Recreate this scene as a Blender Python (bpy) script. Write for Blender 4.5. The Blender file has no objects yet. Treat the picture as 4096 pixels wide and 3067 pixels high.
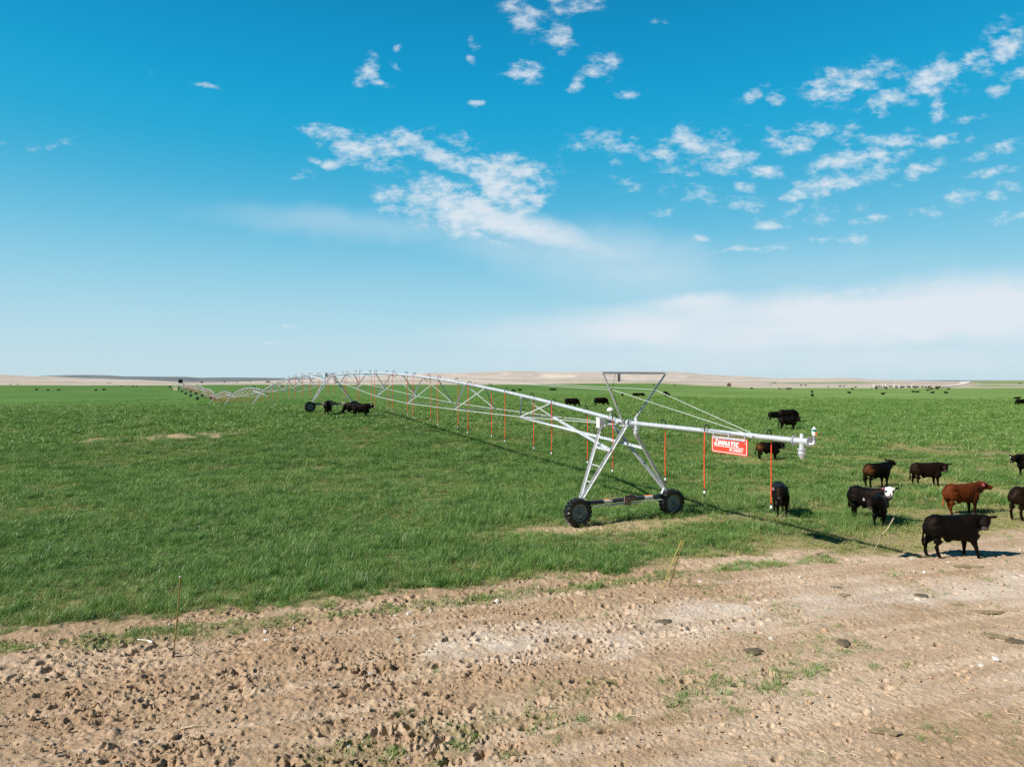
import bpy, math, random
import numpy as np
from mathutils import Vector, Matrix

S = bpy.context.scene
COL = S.collection
R = math.radians
rnd = random.Random(7)
RNG = np.random.default_rng(11)

# ---------------------------------------------------------------- camera, sky, sun, exposure
F = 2731.0          # focal length in pixels of the 4096 px wide photograph
CX, HY = 2048.0, 1525.0
CH = 5.55           # camera height
cam_d = bpy.data.cameras.new("camera"); cam = bpy.data.objects.new("camera", cam_d); COL.objects.link(cam)
cam_d.sensor_width = 36.0; cam_d.lens = 36.0 * F / 4096.0
cam_d.clip_start = 0.1; cam_d.clip_end = 40000.0
cam.location = (0, 0, CH)
cam.rotation_euler = (R(90) - math.atan(8.5 / F), 0, 0)
S.camera = cam
S.view_settings.view_transform = 'Standard'
try: S.view_settings.look = 'None'
except Exception: pass
EXPO = 0.45
S.view_settings.exposure = EXPO
S.view_settings.gamma = 1.0
S.render.resolution_x = 1024; S.render.resolution_y = 766

SUN_AZ, SUN_EL = R(25), R(38)        # shadows run to +X, a little away from the camera
sd = Vector((math.cos(SUN_AZ) * math.cos(SUN_EL), math.sin(SUN_AZ) * math.cos(SUN_EL), -math.sin(SUN_EL)))
sun_d = bpy.data.lights.new("sun", 'SUN'); sun_d.energy = 4.9; sun_d.angle = R(0.5); sun_d.color = (1.0, 0.955, 0.88)
sun = bpy.data.objects.new("sun", sun_d); COL.objects.link(sun)
sun.rotation_euler = sd.to_track_quat('-Z', 'Y').to_euler(); sun.location = (-30, -20, 60)

def s2l(c):
    return tuple(((v / 255.0) / 12.92 if v / 255.0 <= 0.04045 else ((v / 255.0 + 0.055) / 1.055) ** 2.4) for v in c)

world = bpy.data.worlds.new("World"); S.world = world; world.use_nodes = True
wt = world.node_tree; wt.nodes.clear()
def wn(t, **k):
    n = wt.nodes.new(t)
    for a, b in k.items(): setattr(n, a, b)
    return n
def wmath(op, a, b=None, clamp=False):
    n = wn('ShaderNodeMath', operation=op, use_clamp=clamp)
    for i, v in enumerate((a, b)):
        if v is None: continue
        if isinstance(v, (int, float)): n.inputs[i].default_value = v
        else: wt.links.new(v, n.inputs[i])
    return n.outputs[0]
tc = wn('ShaderNodeTexCoord')
sep = wn('ShaderNodeSeparateXYZ'); wt.links.new(tc.outputs['Generated'], sep.inputs[0])
# elevation gradient (sine of the elevation)
ramp = wn('ShaderNodeValToRGB'); ramp.color_ramp.interpolation = 'B_SPLINE'
stops = [(0.0, (200, 224, 234)), (0.05, (190, 223, 236)), (0.12, (160, 214, 234)), (0.20, (108, 195, 227)),
         (0.28, (48, 174, 217)), (0.35, (14, 168, 216)), (0.42, (0, 152, 206)), (0.51, (0, 134, 188)), (0.62, (0, 70, 115)), (1.0, (0, 45, 80))]  # last two stops, above the view, darkened to cut blue ambient light
e = ramp.color_ramp.elements
while len(e) < len(stops): e.new(0.5)
for i, (p, c) in enumerate(stops):
    e[i].position = p; l = s2l(c); e[i].color = (l[0], l[1], l[2], 1)
wt.links.new(sep.outputs['Z'], ramp.inputs[0])
sky = wn('ShaderNodeTexSky', sky_type='NISHITA'); sky.sun_disc = False
sky.sun_elevation = SUN_EL; sky.sun_rotation = R(245); sky.air_density = 1.0; sky.dust_density = 1.0
skyv = wn('ShaderNodeVectorMath', operation='SCALE'); wt.links.new(sky.outputs[0], skyv.inputs[0]); skyv.inputs['Scale'].default_value = 0.10
mixs = wn('ShaderNodeMix', data_type='RGBA'); mixs.inputs[0].default_value = 0.94
wt.links.new(skyv.outputs[0], mixs.inputs[6]); wt.links.new(ramp.outputs[0], mixs.inputs[7])
# cloud plane coordinates: tangent of the direction towards +Y
yy = wmath('MAXIMUM', sep.outputs['Y'], 0.08)
u = wmath('DIVIDE', sep.outputs['X'], yy); v = wmath('DIVIDE', sep.outputs['Z'], yy)
comb = wn('ShaderNodeCombineXYZ'); wt.links.new(u, comb.inputs[0]); wt.links.new(v, comb.inputs[1])
# warp for ragged outlines
wz = wn('ShaderNodeTexNoise', noise_dimensions='2D'); wz.inputs['Scale'].default_value = 17; wz.inputs['Detail'].default_value = 5
wt.links.new(comb.outputs[0], wz.inputs['Vector'])
ws = wn('ShaderNodeVectorMath', operation='MULTIPLY_ADD'); wt.links.new(wz.outputs['Color'], ws.inputs[0])
ws.inputs[1].default_value = (0.034, 0.022, 0); ws.inputs[2].default_value = (-0.017, -0.011, 0)
wadd = wn('ShaderNodeVectorMath', operation='ADD'); wt.links.new(comb.outputs[0], wadd.inputs[0]); wt.links.new(ws.outputs[0], wadd.inputs[1])
def blob_sum(blobs, src, mode='MAXIMUM'):
    acc = None
    for (x, y, rx, ry, rot, st) in blobs:
        m = wn('ShaderNodeMapping', vector_type='TEXTURE')
        m.inputs['Location'].default_value = ((x - CX) / F, (HY - y) / F, 0)
        m.inputs['Rotation'].default_value = (0, 0, R(-rot))
        m.inputs['Scale'].default_value = (rx / F, ry / F, 1)
        wt.links.new(src, m.inputs['Vector'])
        d = wn('ShaderNodeVectorMath', operation='LENGTH'); wt.links.new(m.outputs[0], d.inputs[0])
        q = wn('ShaderNodeMapRange', interpolation_type='SMOOTHSTEP')
        q.inputs[1].default_value = 0.15; q.inputs[2].default_value = 1.85; q.inputs[3].default_value = st; q.inputs[4].default_value = 0.0
        wt.links.new(d.outputs['Value'], q.inputs[0])
        acc = q.outputs[0] if acc is None else wmath(mode, acc, q.outputs[0])
    return acc
crisp = [
 (1310,545,105,42,8,.8),(1440,600,130,62,22,.95),(1590,565,120,52,-5,.95),(1700,610,110,42,25,.95),(1830,660,120,45,12,.95),
 (2010,670,190,58,6,1.0),(1990,740,170,95,35,1.05),(1720,795,190,80,0,1.0),(1890,850,250,95,8,1.15),(2080,800,130,70,-35,1.0),
 (1320,655,80,22,5,.75),(1230,705,70,16,-8,.6),(1820,555,70,35,10,.7),(2150,690,90,50,-20,.7),
 (2110,70,95,62,35,.85),(2230,160,75,46,50,.85),(2290,15,120,48,0,.8),(2100,292,85,38,-5,.85),(2405,270,62,52,-20,.85),(2310,345,60,24,-30,.75),
 (1465,300,44,58,25,.8),(1500,335,52,16,5,.75),(1485,218,32,13,25,.6),(1583,185,24,18,30,.55),(1570,262,36,13,25,.6),
 (1898,172,32,25,35,.75),(1885,242,26,18,30,.75),(1898,420,24,14,0,.7),(2510,375,66,24,-10,.65),(2642,86,36,16,10,.65),(828,350,64,12,7,.8),(600,298,26,8,0,.6),
 (3360,340,160,62,-12,.92),(3500,292,110,46,-5,.8),(3730,320,130,70,-25,.95),(3560,400,140,40,-22,.85),(3760,440,42,40,0,.7),(3000,392,76,30,-28,.8),(3115,390,42,34,-10,.75),
 (4020,205,150,52,-28,.95),(3990,110,70,35,-35,.6),(2410,570,110,45,5,.8),(2520,580,60,34,10,.7),(2640,620,80,36,-12,.85),(2770,560,130,50,0,.85),(2900,630,130,56,12,.9),
 (3040,685,90,34,14,.9),(3260,516,80,26,0,.85),(3390,530,60,34,-10,.75),(3150,575,110,36,8,.85),(3370,640,120,50,-18,.9),(3310,730,125,46,-16,1.0),
 (3195,785,70,24,-12,.85),(3560,560,140,30,4,.85),(3480,620,100,42,-10,.8),(3680,690,80,32,-26,.95),(3560,640,130,26,-15,.75),(2970,748,60,24,5,.75),(2780,775,56,24,0,.7),
 (3060,900,56,24,-5,.8),(2790,957,34,18,0,.85),(3010,1000,170,13,-3,.7),(3320,962,70,17,3,.75),(3430,950,46,26,-5,.7),(3850,785,90,26,-8,.75),(4010,770,90,30,-15,.75),
 (3970,600,120,26,-18,.85),(3990,360,70,24,-10,.6),(2900,800,260,60,10,.45),(3200,860,240,50,-5,.42),(2480,650,60,22,0,.7),(2520,740,70,32,10,.65),
 (1140,1313,70,9,0,.7),(1090,1372,60,8,-3,.6),(560,1250,50,7,0,.55),(200,580,120,24,-5,.42),(30,590,60,16,0,.35)]
soft = [(1400,900,460,50,5,.24),(2150,925,300,50,14,.75),(2350,985,420,40,14,.60),(2460,1040,330,110,6,.52),(2250,1010,420,80,8,.3),
 (2650,1300,560,75,-4,.95),(3300,1290,720,105,-3,1.05),(3950,1240,560,120,-2,1.05),(2760,1225,220,50,-4,.80),(3480,1215,300,36,-6,.75),(3700,1330,170,46,0,.85),(2250,1330,420,50,-2,.35),(3400,1430,1200,60,0,.45),(3300,1080,600,90,0,.12)]
crisp += [(2760,1198,110,16,-5,.62),(3230,1195,150,14,-8,.6),(3420,1165,170,16,-4,.6),(3760,1130,90,12,-2,.6),(1960,880,260,50,12,.7),(3850,250,130,34,-25,.75),(4080,300,90,40,-20,.7),(3640,540,80,24,-5,.7),(3780,560,110,26,-12,.75),(3470,700,120,28,-10,.75),(3090,520,90,20,5,.65),(2700,680,90,22,8,.6),(2300,590,60,20,0,.6),(3700,850,120,22,-10,.6),(3480,880,120,18,-5,.6),(3100,1010,90,12,-2,.6),(4040,870,90,24,-8,.65),(3900,470,90,20,-12,.55),(2640,850,60,18,0,.6),(3960,690,110,24,-10,.7)]
cm_a = blob_sum(crisp[:50], wadd.outputs[0])
# the second batch is evaluated after the first (keeps the shader stack small)
dep = wn('ShaderNodeVectorMath', operation='SCALE'); dep.inputs[0].default_value = (1e-6, 1e-6, 0); wt.links.new(cm_a, dep.inputs['Scale'])
w2 = wn('ShaderNodeVectorMath', operation='ADD'); wt.links.new(wadd.outputs[0], w2.inputs[0]); wt.links.new(dep.outputs[0], w2.inputs[1])
cm = wmath('MAXIMUM', cm_a, blob_sum(crisp[50:], w2.outputs[0]))
dep2 = wn('ShaderNodeVectorMath', operation='SCALE'); dep2.inputs[0].default_value = (1e-6, 1e-6, 0); wt.links.new(cm, dep2.inputs['Scale'])
w3 = wn('ShaderNodeVectorMath', operation='ADD'); wt.links.new(wadd.outputs[0], w3.inputs[0]); wt.links.new(dep2.outputs[0], w3.inputs[1])
sm = blob_sum(soft, w3.outputs[0], 'MAXIMUM')
nz = wn('ShaderNodeTexNoise', noise_dimensions='2D'); nz.inputs['Detail'].default_value = 8; nz.inputs['Roughness'].default_value = 0.66; nz.inputs['Scale'].default_value = 1.0
nzm = wn('ShaderNodeMapping'); nzm.inputs['Scale'].default_value = (30, 58, 1); nzm.inputs['Rotation'].default_value = (0, 0, R(-8)); wt.links.new(comb.outputs[0], nzm.inputs['Vector'])
wt.links.new(nzm.outputs[0], nz.inputs['Vector'])
n1 = wmath('MULTIPLY', wmath('SUBTRACT', nz.outputs['Fac'], 0.5), 2.7)
dens = wmath('ADD', cm, n1)
cr = wn('ShaderNodeMapRange', interpolation_type='SMOOTHSTEP'); cr.inputs[1].default_value = 0.22; cr.inputs[2].default_value = 1.50; cr.inputs[3].default_value = 0; cr.inputs[4].default_value = 0.88
wt.links.new(dens, cr.inputs[0])
cov = wmath('MULTIPLY', cr.outputs[0], wmath('MINIMUM', wmath('MULTIPLY', cm, 2.2), 1.0))
nz2 = wn('ShaderNodeTexNoise', noise_dimensions='2D'); nz2.inputs['Detail'].default_value = 5; nz2.inputs['Scale'].default_value = 1
nz2m = wn('ShaderNodeMapping'); nz2m.inputs['Scale'].default_value = (4, 14, 1); wt.links.new(comb.outputs[0], nz2m.inputs['Vector']); wt.links.new(nz2m.outputs[0], nz2.inputs['Vector'])
softc = wmath('MULTIPLY', sm, wmath('ADD', wmath('MULTIPLY', nz2.outputs['Fac'], 1.5), 0.28), clamp=True)
alpha = wmath('SUBTRACT', wmath('ADD', cov, softc), wmath('MULTIPLY', cov, softc), clamp=True)
front = wn('ShaderNodeMapRange'); front.inputs[1].default_value = 0.1; front.inputs[2].default_value = 0.3; wt.links.new(sep.outputs['Y'], front.inputs[0])
alpha = wmath('MULTIPLY', alpha, front.outputs[0])
mixc = wn('ShaderNodeMix', data_type='RGBA'); wt.links.new(alpha, mixc.inputs[0]); wt.links.new(mixs.outputs[2], mixc.inputs[6])
cl = s2l((224, 233, 241)); mixc.inputs[7].default_value = (cl[0], cl[1], cl[2], 1)
bg = wn('ShaderNodeBackground'); bg.inputs['Strength'].default_value = 1.0 / (2 ** EXPO)
# sky behind the viewer is dimmed on purpose to weaken its ambient fill
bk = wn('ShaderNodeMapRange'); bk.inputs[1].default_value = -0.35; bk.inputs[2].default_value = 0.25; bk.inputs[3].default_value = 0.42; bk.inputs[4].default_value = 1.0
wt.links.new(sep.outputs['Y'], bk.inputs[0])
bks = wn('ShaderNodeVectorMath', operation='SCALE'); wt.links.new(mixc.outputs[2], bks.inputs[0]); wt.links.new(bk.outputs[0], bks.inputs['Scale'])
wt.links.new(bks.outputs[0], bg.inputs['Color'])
wo = wn('ShaderNodeOutputWorld'); wt.links.new(bg.outputs[0], wo.inputs['Surface'])
try: world.cycles.sampling_method = 'MANUAL'; world.cycles.sample_map_resolution = 512
except Exception: pass
S.cycles.max_bounces = 5; S.cycles.diffuse_bounces = 2; S.cycles.glossy_bounces = 2; S.cycles.transmission_bounces = 2; S.cycles.transparent_max_bounces = 4
S.cycles.use_denoising = False

# ---------------------------------------------------------------- numeric helpers
def hash2(ix, iy, seed):
    h = (ix.astype(np.int64) * 374761393 + iy.astype(np.int64) * 668265263 + seed * 982451653) & 0xFFFFFFFF
    h = ((h ^ (h >> 13)) * 1274126177) & 0xFFFFFFFF
    h = h ^ (h >> 16)
    return (h & 0xFFFFFF) / float(0xFFFFFF)
def vnoise(x, y, seed=0):
    x = np.asarray(x, float); y = np.asarray(y, float)
    ix = np.floor(x); iy = np.floor(y); fx = x - ix; fy = y - iy
    fx = fx * fx * fx * (fx * (fx * 6 - 15) + 10); fy = fy * fy * fy * (fy * (fy * 6 - 15) + 10)
    a = hash2(ix, iy, seed); b = hash2(ix + 1, iy, seed); c = hash2(ix, iy + 1, seed); d = hash2(ix + 1, iy + 1, seed)
    return (a * (1 - fx) + b * fx) * (1 - fy) + (c * (1 - fx) + d * fx) * fy - 0.5
def fbm(x, y, octaves=4, seed=0, gain=0.5):
    x = np.asarray(x, float); y = np.asarray(y, float)
    t = 0; a = 1.0; f = 1.0
    for o in range(octaves):
        ca, sa = math.cos(o * 0.7), math.sin(o * 0.7)
        t = t + a * vnoise((x * ca - y * sa) * f + 17.3 * o, (x * sa + y * ca) * f - 9.1 * o, seed + o * 7)
        a *= gain; f *= 2.03
    return t
def sstep(a, b, x):
    t = np.clip((np.asarray(x, float) - a) / (b - a), 0, 1); return t * t * (3 - 2 * t)

# ---------------------------------------------------------------- terrain
LP = [(-50,0),(42,0),(55,.85),(72,2.36),(85,2.40),(117,.12),(161,-1.35),(206,-2.6),(251,-1.2),(296,-1.1),(341,-1.0),(386,-.7),(430,-.3),(600,.6),(800,1.75),(950,2.4)]
MP = [(-50,0),(45,0),(70,1.35),(95,1.95),(150,1.5),(200,.85),(250,.2),(400,.3),(600,1.0),(800,1.9),(950,2.9)]
RP = [(-50,0),(50,0),(70,.55),(100,1.0),(160,.3),(270,-.7),(400,-.35),(560,.0),(700,1.2),(950,2.6)]
SKY_NEAR = [(-700,1496),(0,1498),(100,1503),(230,1507),(340,1513),(430,1516),(560,1519),(700,1527),(760,1529),(900,1528),(1050,1524),(1180,1519),(1300,1513),(1450,1505),(1560,1499),(1640,1496),(1690,1492),
 (1870,1490),(1990,1486),(2030,1483),(2150,1486),(2260,1488),(2400,1487),(2670,1486),(2740,1489),(2826,1498),(2900,1502),(2988,1504),(3040,1510),(3110,1512.5),(3350,1511),(3421,1512),(3471,1517),(3570,1519),(3644,1522),(3793,1525),(3842,1525),(3941,1523),(4040,1521.5),(4096,1521),(4900,1515)]
SKY_FAR = [(-700,1508),(0,1505),(150,1504),(200,1502),(260,1500),(340,1499),(430,1501),(500,1505),(600,1506),(740,1507),(800,1511),(890,1509),(1000,1510),(1130,1512),(1300,1512),(1500,1514),(2000,1518),(4096,1521),(4900,1521)]
def prof(P, y):
    a = np.array(P); return np.interp(y, a[:, 0], a[:, 1])
def H(X, Y):
    X = np.asarray(X, float); Y = np.asarray(Y, float)
    Yp = np.maximum(Y, 1.0); s = np.clip(X / Yp, -2, 2)
    s = np.where(Y < 20, s * np.clip(Y / 20, 0, 1), s)
    wl = 1 - sstep(-0.22, 0.02, s); wr = sstep(0.12, 0.34, s); wm = 1 - wl - wr
    near = wl * prof(LP, Y) + wm * prof(MP, Y) + wr * prof(RP, Y)
    near = near + sstep(15, 60, Y) * fbm(X / 19, Y / 19, 3, 5) * 0.22 + sstep(120, 300, Y) * fbm(X / 90, Y / 90, 3, 15) * 0.5
    px = CX + np.clip(s, -1.6, 1.6) * F
    yc = prof(SKY_NEAR, px)
    rc = 2600.0
    zc = CH + (HY - yc) * rc / F
    t = np.clip((Y - 950) / (rc - 950), 0, 1)
    hill = near + (zc - near) * (t ** 1.1)
    hill = hill + np.sin(np.clip(t, 0, 1) * math.pi) * (fbm(X / 240, Y / 330, 5, 31, 0.55) * 11 * np.clip((zc - 3) / 35, .04, 1))
    back = zc - 30 * sstep(rc, rc + 900, Y)
    return np.where(Y <= 950, near, np.where(Y <= rc, hill, back))
def P(x, y, Z):                      # world point seen at photograph pixel (x, y) at distance Z
    return Vector(((x - CX) * Z / F, Z, CH - (y - HY) * Z / F))
_hy = np.concatenate([np.arange(8, 60, 0.05), np.arange(60, 300, 0.4), np.arange(300, 2600, 2.0)])
def hit(x, y):                       # where the sight line through (x, y) meets the terrain
    s = (x - CX) / F
    g = H(s * _hy, _hy); yp = HY + (CH - g) * F / _hy
    idx = np.nonzero(yp <= y)[0]
    if len(idx) == 0: k = len(_hy) - 1
    else: k = idx[0]
    return Vector((s * _hy[k], _hy[k], float(g[k])))
def gz(x, y): return float(H(x, y))

def seg_dist(X, Y, pts):
    d = np.full(np.shape(X), 1e9)
    for (ax, ay), (bx, by) in zip(pts[:-1], pts[1:]):
        vx, vy = bx - ax, by - ay; L = vx * vx + vy * vy + 1e-9
        t = np.clip(((X - ax) * vx + (Y - ay) * vy) / L, 0, 1)
        d = np.minimum(d, np.hypot(X - ax - t * vx, Y - ay - t * vy))
    return d
def gpts(pxs): 
    return [tuple(hit(x, y)[:2]) for x, y in pxs]
EDGE = gpts([(-500,2606),(0,2553),(146,2532),(390,2510),(585,2486),(828,2470),(1000,2457),(1163,2430),(1353,2417),(1461,2400),(1651,2374),(1868,2358),(2200,2322),(2424,2297),(2620,2274),(2760,2249),(2984,2232),(3200,2215),(3420,2222),(3640,2228),(3720,2212),(3880,2180),(3960,2148),(4096,2134),(4500,2110)])
EDGE.sort(); _ex = np.array([p[0] for p in EDGE]); _ey = np.array([p[1] for p in EDGE])
STRIP = gpts([(-300,2625),(0,2600),(300,2576),(500,2555),(800,2525),(1000,2505),(1300,2470),(1600,2438),(1900,2400),(2200,2368),(2450,2340),(2700,2303),(3000,2268),(3300,2240)])
PATCH = gpts([(1350,3060),(1560,3020),(1900,2960),(2300,2830),(2700,2790),(3100,2700),(3450,2630)])
TRACK = gpts([(2190,2118),(2350,2112),(2520,2112),(2700,2085),(2850,2062),(3000,2062),(3130,2068)])
BAREL = gpts([(300,1766),(420,1756),(560,1750),(700,1744),(860,1742)])
BAREM = gpts([(1870,1692),(1990,1688),(2120,1682)])
BARER = gpts([(3960,1880),(4040,1878),(4140,1884)])
CHALK = gpts([(1720,2612),(1850,2596),(2100,2565),(2350,2545),(2560,2520),(2800,2470),(3100,2440),(3400,2420),(3700,2390),(4100,2330)])
def masks(X, Y):
    """crop (0..1 thick green crop), dry (0..1 yellow and thin), sparse (grass on the dirt), chalk"""
    n = fbm(X / 1.1, Y / 1.1, 3, 41) ; n2 = fbm(X / 0.35, Y / 0.35, 2, 47)
    yb = np.interp(X, _ex, _ey)
    e = (Y - yb) + n * 0.9 + n2 * 0.35
    crop = sstep(-0.15, 0.85, e + n2 * .5)
    right = sstep(0.0, 5.0, X - 5.0)
    dry = (1 - sstep(0.3, 1.3 + 4.2 * right, e + n * .8)) * (0.5 + 0.45 * right)
    dt = seg_dist(X, Y, TRACK)
    tr = (1 - sstep(0.20, 0.95, dt + n * 0.9 + n2 * .4)) * .85
    dry = np.maximum(dry, (1 - sstep(.5, 2.6, dt + n)) * 0.7 * (Y < 27.5 + n))
    dl = seg_dist(X, Y, BAREL); bl = 1 - sstep(0.6, 1.5, dl * .8 + n * 1.7)
    dm = seg_dist(X, Y, BAREM); bm = 1 - sstep(0.5, 1.0, dm * .6 + n * 0.9)
    dr = seg_dist(X, Y, BARER); br = (1 - sstep(0.4, 1.6, dr * .7 + n)) * .7
    bare = np.maximum(np.maximum(tr, bl), np.maximum(bm, br))
    pr = sstep(-.05, .40, fbm(X / 4 + 3, Y / 3.5, 5, 61, .62)) * sstep(5, 18, X) * (1 - sstep(45, 85, Y))
    dry = np.maximum(dry, pr * .75)
    dry = np.maximum(dry, sstep(-.05, .45, fbm(X / 4, Y / 3.5, 4, 71)) * .34)
    dry = np.maximum(dry, (1 - sstep(.2, 2.8, e + n * 1.6)) * sstep(-.30, .20, fbm(X / 2.5, Y / 1.5, 2, 75)) * .85)
    ds = seg_dist(X, Y, STRIP)
    strip = (1 - sstep(0.16, 0.50, ds + n * 0.40 + n2 * .3))
    dp = seg_dist(X, Y, PATCH)
    patch = (1 - sstep(0.3, 1.5, dp + n * 1.0)) * sstep(-0.10, .20, n + n2 * .9)
    patch = np.maximum(patch, sstep(.30, .5, n + n2 * .5) * .45 * sstep(-3, 4, X))
    sparse = np.maximum(strip * 1.0, patch * .70) * (1 - crop)
    dc = seg_dist(X, Y, CHALK)
    chalk = (1 - sstep(0.1, 1.5, dc + n * 1.1)) * .9
    bare = bare * (.72 + .28 * sstep(-.2, .2, n2))
    crop = crop * (1 - bare * .97)
    return crop, np.clip(dry, 0, 1), sparse, chalk, bare, e

# ---------------------------------------------------------------- object helpers
def tag(o, label=None, cat=None, group=None, kind=None):
    if label: o["label"] = label
    if cat: o["category"] = cat
    if group: o["group"] = group
    if kind: o["kind"] = kind
    return o
def empty(name, loc, rz=0.0):
    o = bpy.data.objects.new(name, None); COL.objects.link(o); o.location = loc; o.rotation_euler = (0, 0, rz)
    o.empty_display_size = 0.3
    return o
def link(name, me, parent=None, loc=None):
    o = bpy.data.objects.new(name, me); COL.objects.link(o)
    if loc is not None: o.location = loc
    if parent: o.parent = parent
    return o
class MB:
    def __init__(s): s.v = []; s.f = []; s.m = []
    def add(s, vs, fs, mi=0):
        b = len(s.v); s.v += [tuple(p) for p in vs]; s.f += [tuple(i + b for i in f) for f in fs]; s.m += [mi] * len(fs)
    def ring(s, p, q, r0, r1=None, n=10, caps=True, mi=0):
        r1 = r0 if r1 is None else r1
        p = Vector(p); q = Vector(q); d = (q - p).normalized()
        a = d.orthogonal().normalized(); b = d.cross(a)
        vs = []
        for c, r in ((p, r0), (q, r1)):
            for i in range(n):
                t = 2 * math.pi * i / n; vs.append(c + a * math.cos(t) * r + b * math.sin(t) * r)
        fs = [(i, (i + 1) % n, n + (i + 1) % n, n + i) for i in range(n)]
        if caps: fs += [tuple(range(n - 1, -1, -1)), tuple(range(n, 2 * n))]
        s.add(vs, fs, mi)
    def tube(s, pts, r, n=8, mi=0):
        pts = [Vector(p) for p in pts]; rs = r if isinstance(r, (list, tuple)) else [r] * len(pts)
        up = None; vs = []
        for k, p in enumerate(pts):
            d = (pts[min(k + 1, len(pts) - 1)] - pts[max(k - 1, 0)]).normalized()
            if up is None: up = d.orthogonal().normalized()
            up = (up - d * up.dot(d)).normalized(); b = d.cross(up)
            for i in range(n):
                t = 2 * math.pi * i / n; vs.append(p + (up * math.cos(t) + b * math.sin(t)) * rs[k])
        fs = []
        for k in range(len(pts) - 1):
            for i in range(n):
                j = (i + 1) % n; fs.append((k * n + i, k * n + j, (k + 1) * n + j, (k + 1) * n + i))
        fs += [tuple(range(n - 1, -1, -1)), tuple((len(pts) - 1) * n + i for i in range(n))]
        s.add(vs, fs, mi)
    def beam(s, p, q, prof2, up=(0, 0, 1), mi=0):
        p = Vector(p); q = Vector(q); d = (q - p).normalized(); u_ = Vector(up)
        u_ = (u_ - d * u_.dot(d)).normalized(); r_ = d.cross(u_); n = len(prof2)
        vs = [c + r_ * a + u_ * b for c in (p, q) for a, b in prof2]
        fs = [(i, (i + 1) % n, n + (i + 1) % n, n + i) for i in range(n)] + [tuple(range(n - 1, -1, -1)), tuple(range(n, 2 * n))]
        s.add(vs, fs, mi)
    def angle(s, p, q, w=0.07, t=0.009, up=(0, 0, 1), mi=0):
        s.beam(p, q, [(-w/2, -w/2), (w/2, -w/2), (w/2, -w/2 + t), (-w/2 + t, -w/2 + t), (-w/2 + t, w/2), (-w/2, w/2)], up, mi)
    def box(s, c, sx, sy, sz, rot=None, mi=0, bev=0.0):
        c = Vector(c); vs = []
        for z in (-1, 1):
            for x, y in ((-1, -1), (1, -1), (1, 1), (-1, 1)):
                p = Vector((x * sx / 2, y * sy / 2, z * sz / 2))
                if rot is not None: p = rot @ p
                vs.append(c + p)
        s.add(vs, [(3, 2, 1, 0), (4, 5, 6, 7), (0, 1, 5, 4), (1, 2, 6, 5), (2, 3, 7, 6), (3, 0, 4, 7)], mi)
    def lathe(s, prof2, c, axis, n=24, mi=0, caps=True):
        axis = Vector(axis).normalized(); a = axis.orthogonal().normalized(); b = axis.cross(a); c = Vector(c)
        vs = []
        for (r, h) in prof2:
            for i in range(n):
                t = 2 * math.pi * i / n; vs.append(c + axis * h + (a * math.cos(t) + b * math.sin(t)) * r)
        fs = []
        for k in range(len(prof2) - 1):
            for i in range(n):
                j = (i + 1) % n; fs.append((k * n + i, k * n + j, (k + 1) * n + j, (k + 1) * n + i))
        if caps: fs += [tuple(range(n - 1, -1, -1)), tuple((len(prof2) - 1) * n + i for i in range(n))]
        s.add(vs, fs, mi)
    def mesh(s, name, mats, smooth=False, off=None):
        me = bpy.data.meshes.new(name)
        v = s.v if off is None else [(a - off[0], b - off[1], c - off[2]) for a, b, c in s.v]
        me.from_pydata(v, [], s.f)
        for m in (mats if isinstance(mats, (list, tuple)) else [mats]): me.materials.append(m)
        if max(s.m, default=0) > 0: me.polygons.foreach_set('material_index', s.m)
        if smooth:
            me.polygons.foreach_set('use_smooth', [True] * len(me.polygons))
            try: me.set_sharp_from_angle(angle=R(40))
            except Exception: pass
        me.update(); return me
    def build(s, name, mats, parent=None, loc=(0, 0, 0), smooth=False, world=True):
        """vertices are in world coordinates; the object's origin goes to world point loc"""
        me = s.mesh(name, mats, smooth, off=loc)
        pl = parent_world(parent) if parent else Vector((0, 0, 0))
        return link(name, me, parent, Vector(loc) - pl)
def parent_world(o):
    p = Vector((0, 0, 0))
    while o is not None: p = p + o.location; o = o.parent
    return p

# ---------------------------------------------------------------- materials
def new_mat(name):
    m = bpy.data.materials.new(name); m.use_nodes = True
    nt = m.node_tree; b = nt.nodes['Principled BSDF']
    return m, nt, b
def simple(name, col, rough=0.6, metal=0.0, var=0.0, scale=8.0, bump=0.0, spec=0.5, detail=4):
    m, nt, b = new_mat(name)
    b.inputs['Base Color'].default_value = (*col, 1); b.inputs['Roughness'].default_value = rough; b.inputs['Metallic'].default_value = metal
    b.inputs['Specular IOR Level'].default_value = spec
    if var > 0 or bump > 0:
        tcn = nt.nodes.new('ShaderNodeTexCoord'); nzz = nt.nodes.new('ShaderNodeTexNoise'); nzz.inputs['Scale'].default_value = scale; nzz.inputs['Detail'].default_value = detail
        nt.links.new(tcn.outputs['Object'], nzz.inputs['Vector'])
        if var > 0:
            mx = nt.nodes.new('ShaderNodeMix'); mx.data_type = 'RGBA'
            mx.inputs[6].default_value = (*[c * (1 - var) for c in col], 1); mx.inputs[7].default_value = (*[min(1, c * (1 + var)) for c in col], 1)
            mr = nt.nodes.new('ShaderNodeMapRange'); mr.inputs[1].default_value = .3; mr.inputs[2].default_value = .7
            nt.links.new(nzz.outputs['Fac'], mr.inputs[0]); nt.links.new(mr.outputs[0], mx.inputs[0]); nt.links.new(mx.outputs[2], b.inputs['Base Color'])
        if bump > 0:
            bp = nt.nodes.new('ShaderNodeBump'); bp.inputs['Strength'].default_value = 0.6; bp.inputs['Distance'].default_value = bump
            nt.links.new(nzz.outputs['Fac'], bp.inputs['Height']); nt.links.new(bp.outputs[0], b.inputs['Normal'])
    return m
M_galv = simple('galvanised_steel', (0.56, 0.59, 0.63), 0.42, 0.35, 0.16, 7.0, 0.002)
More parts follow.
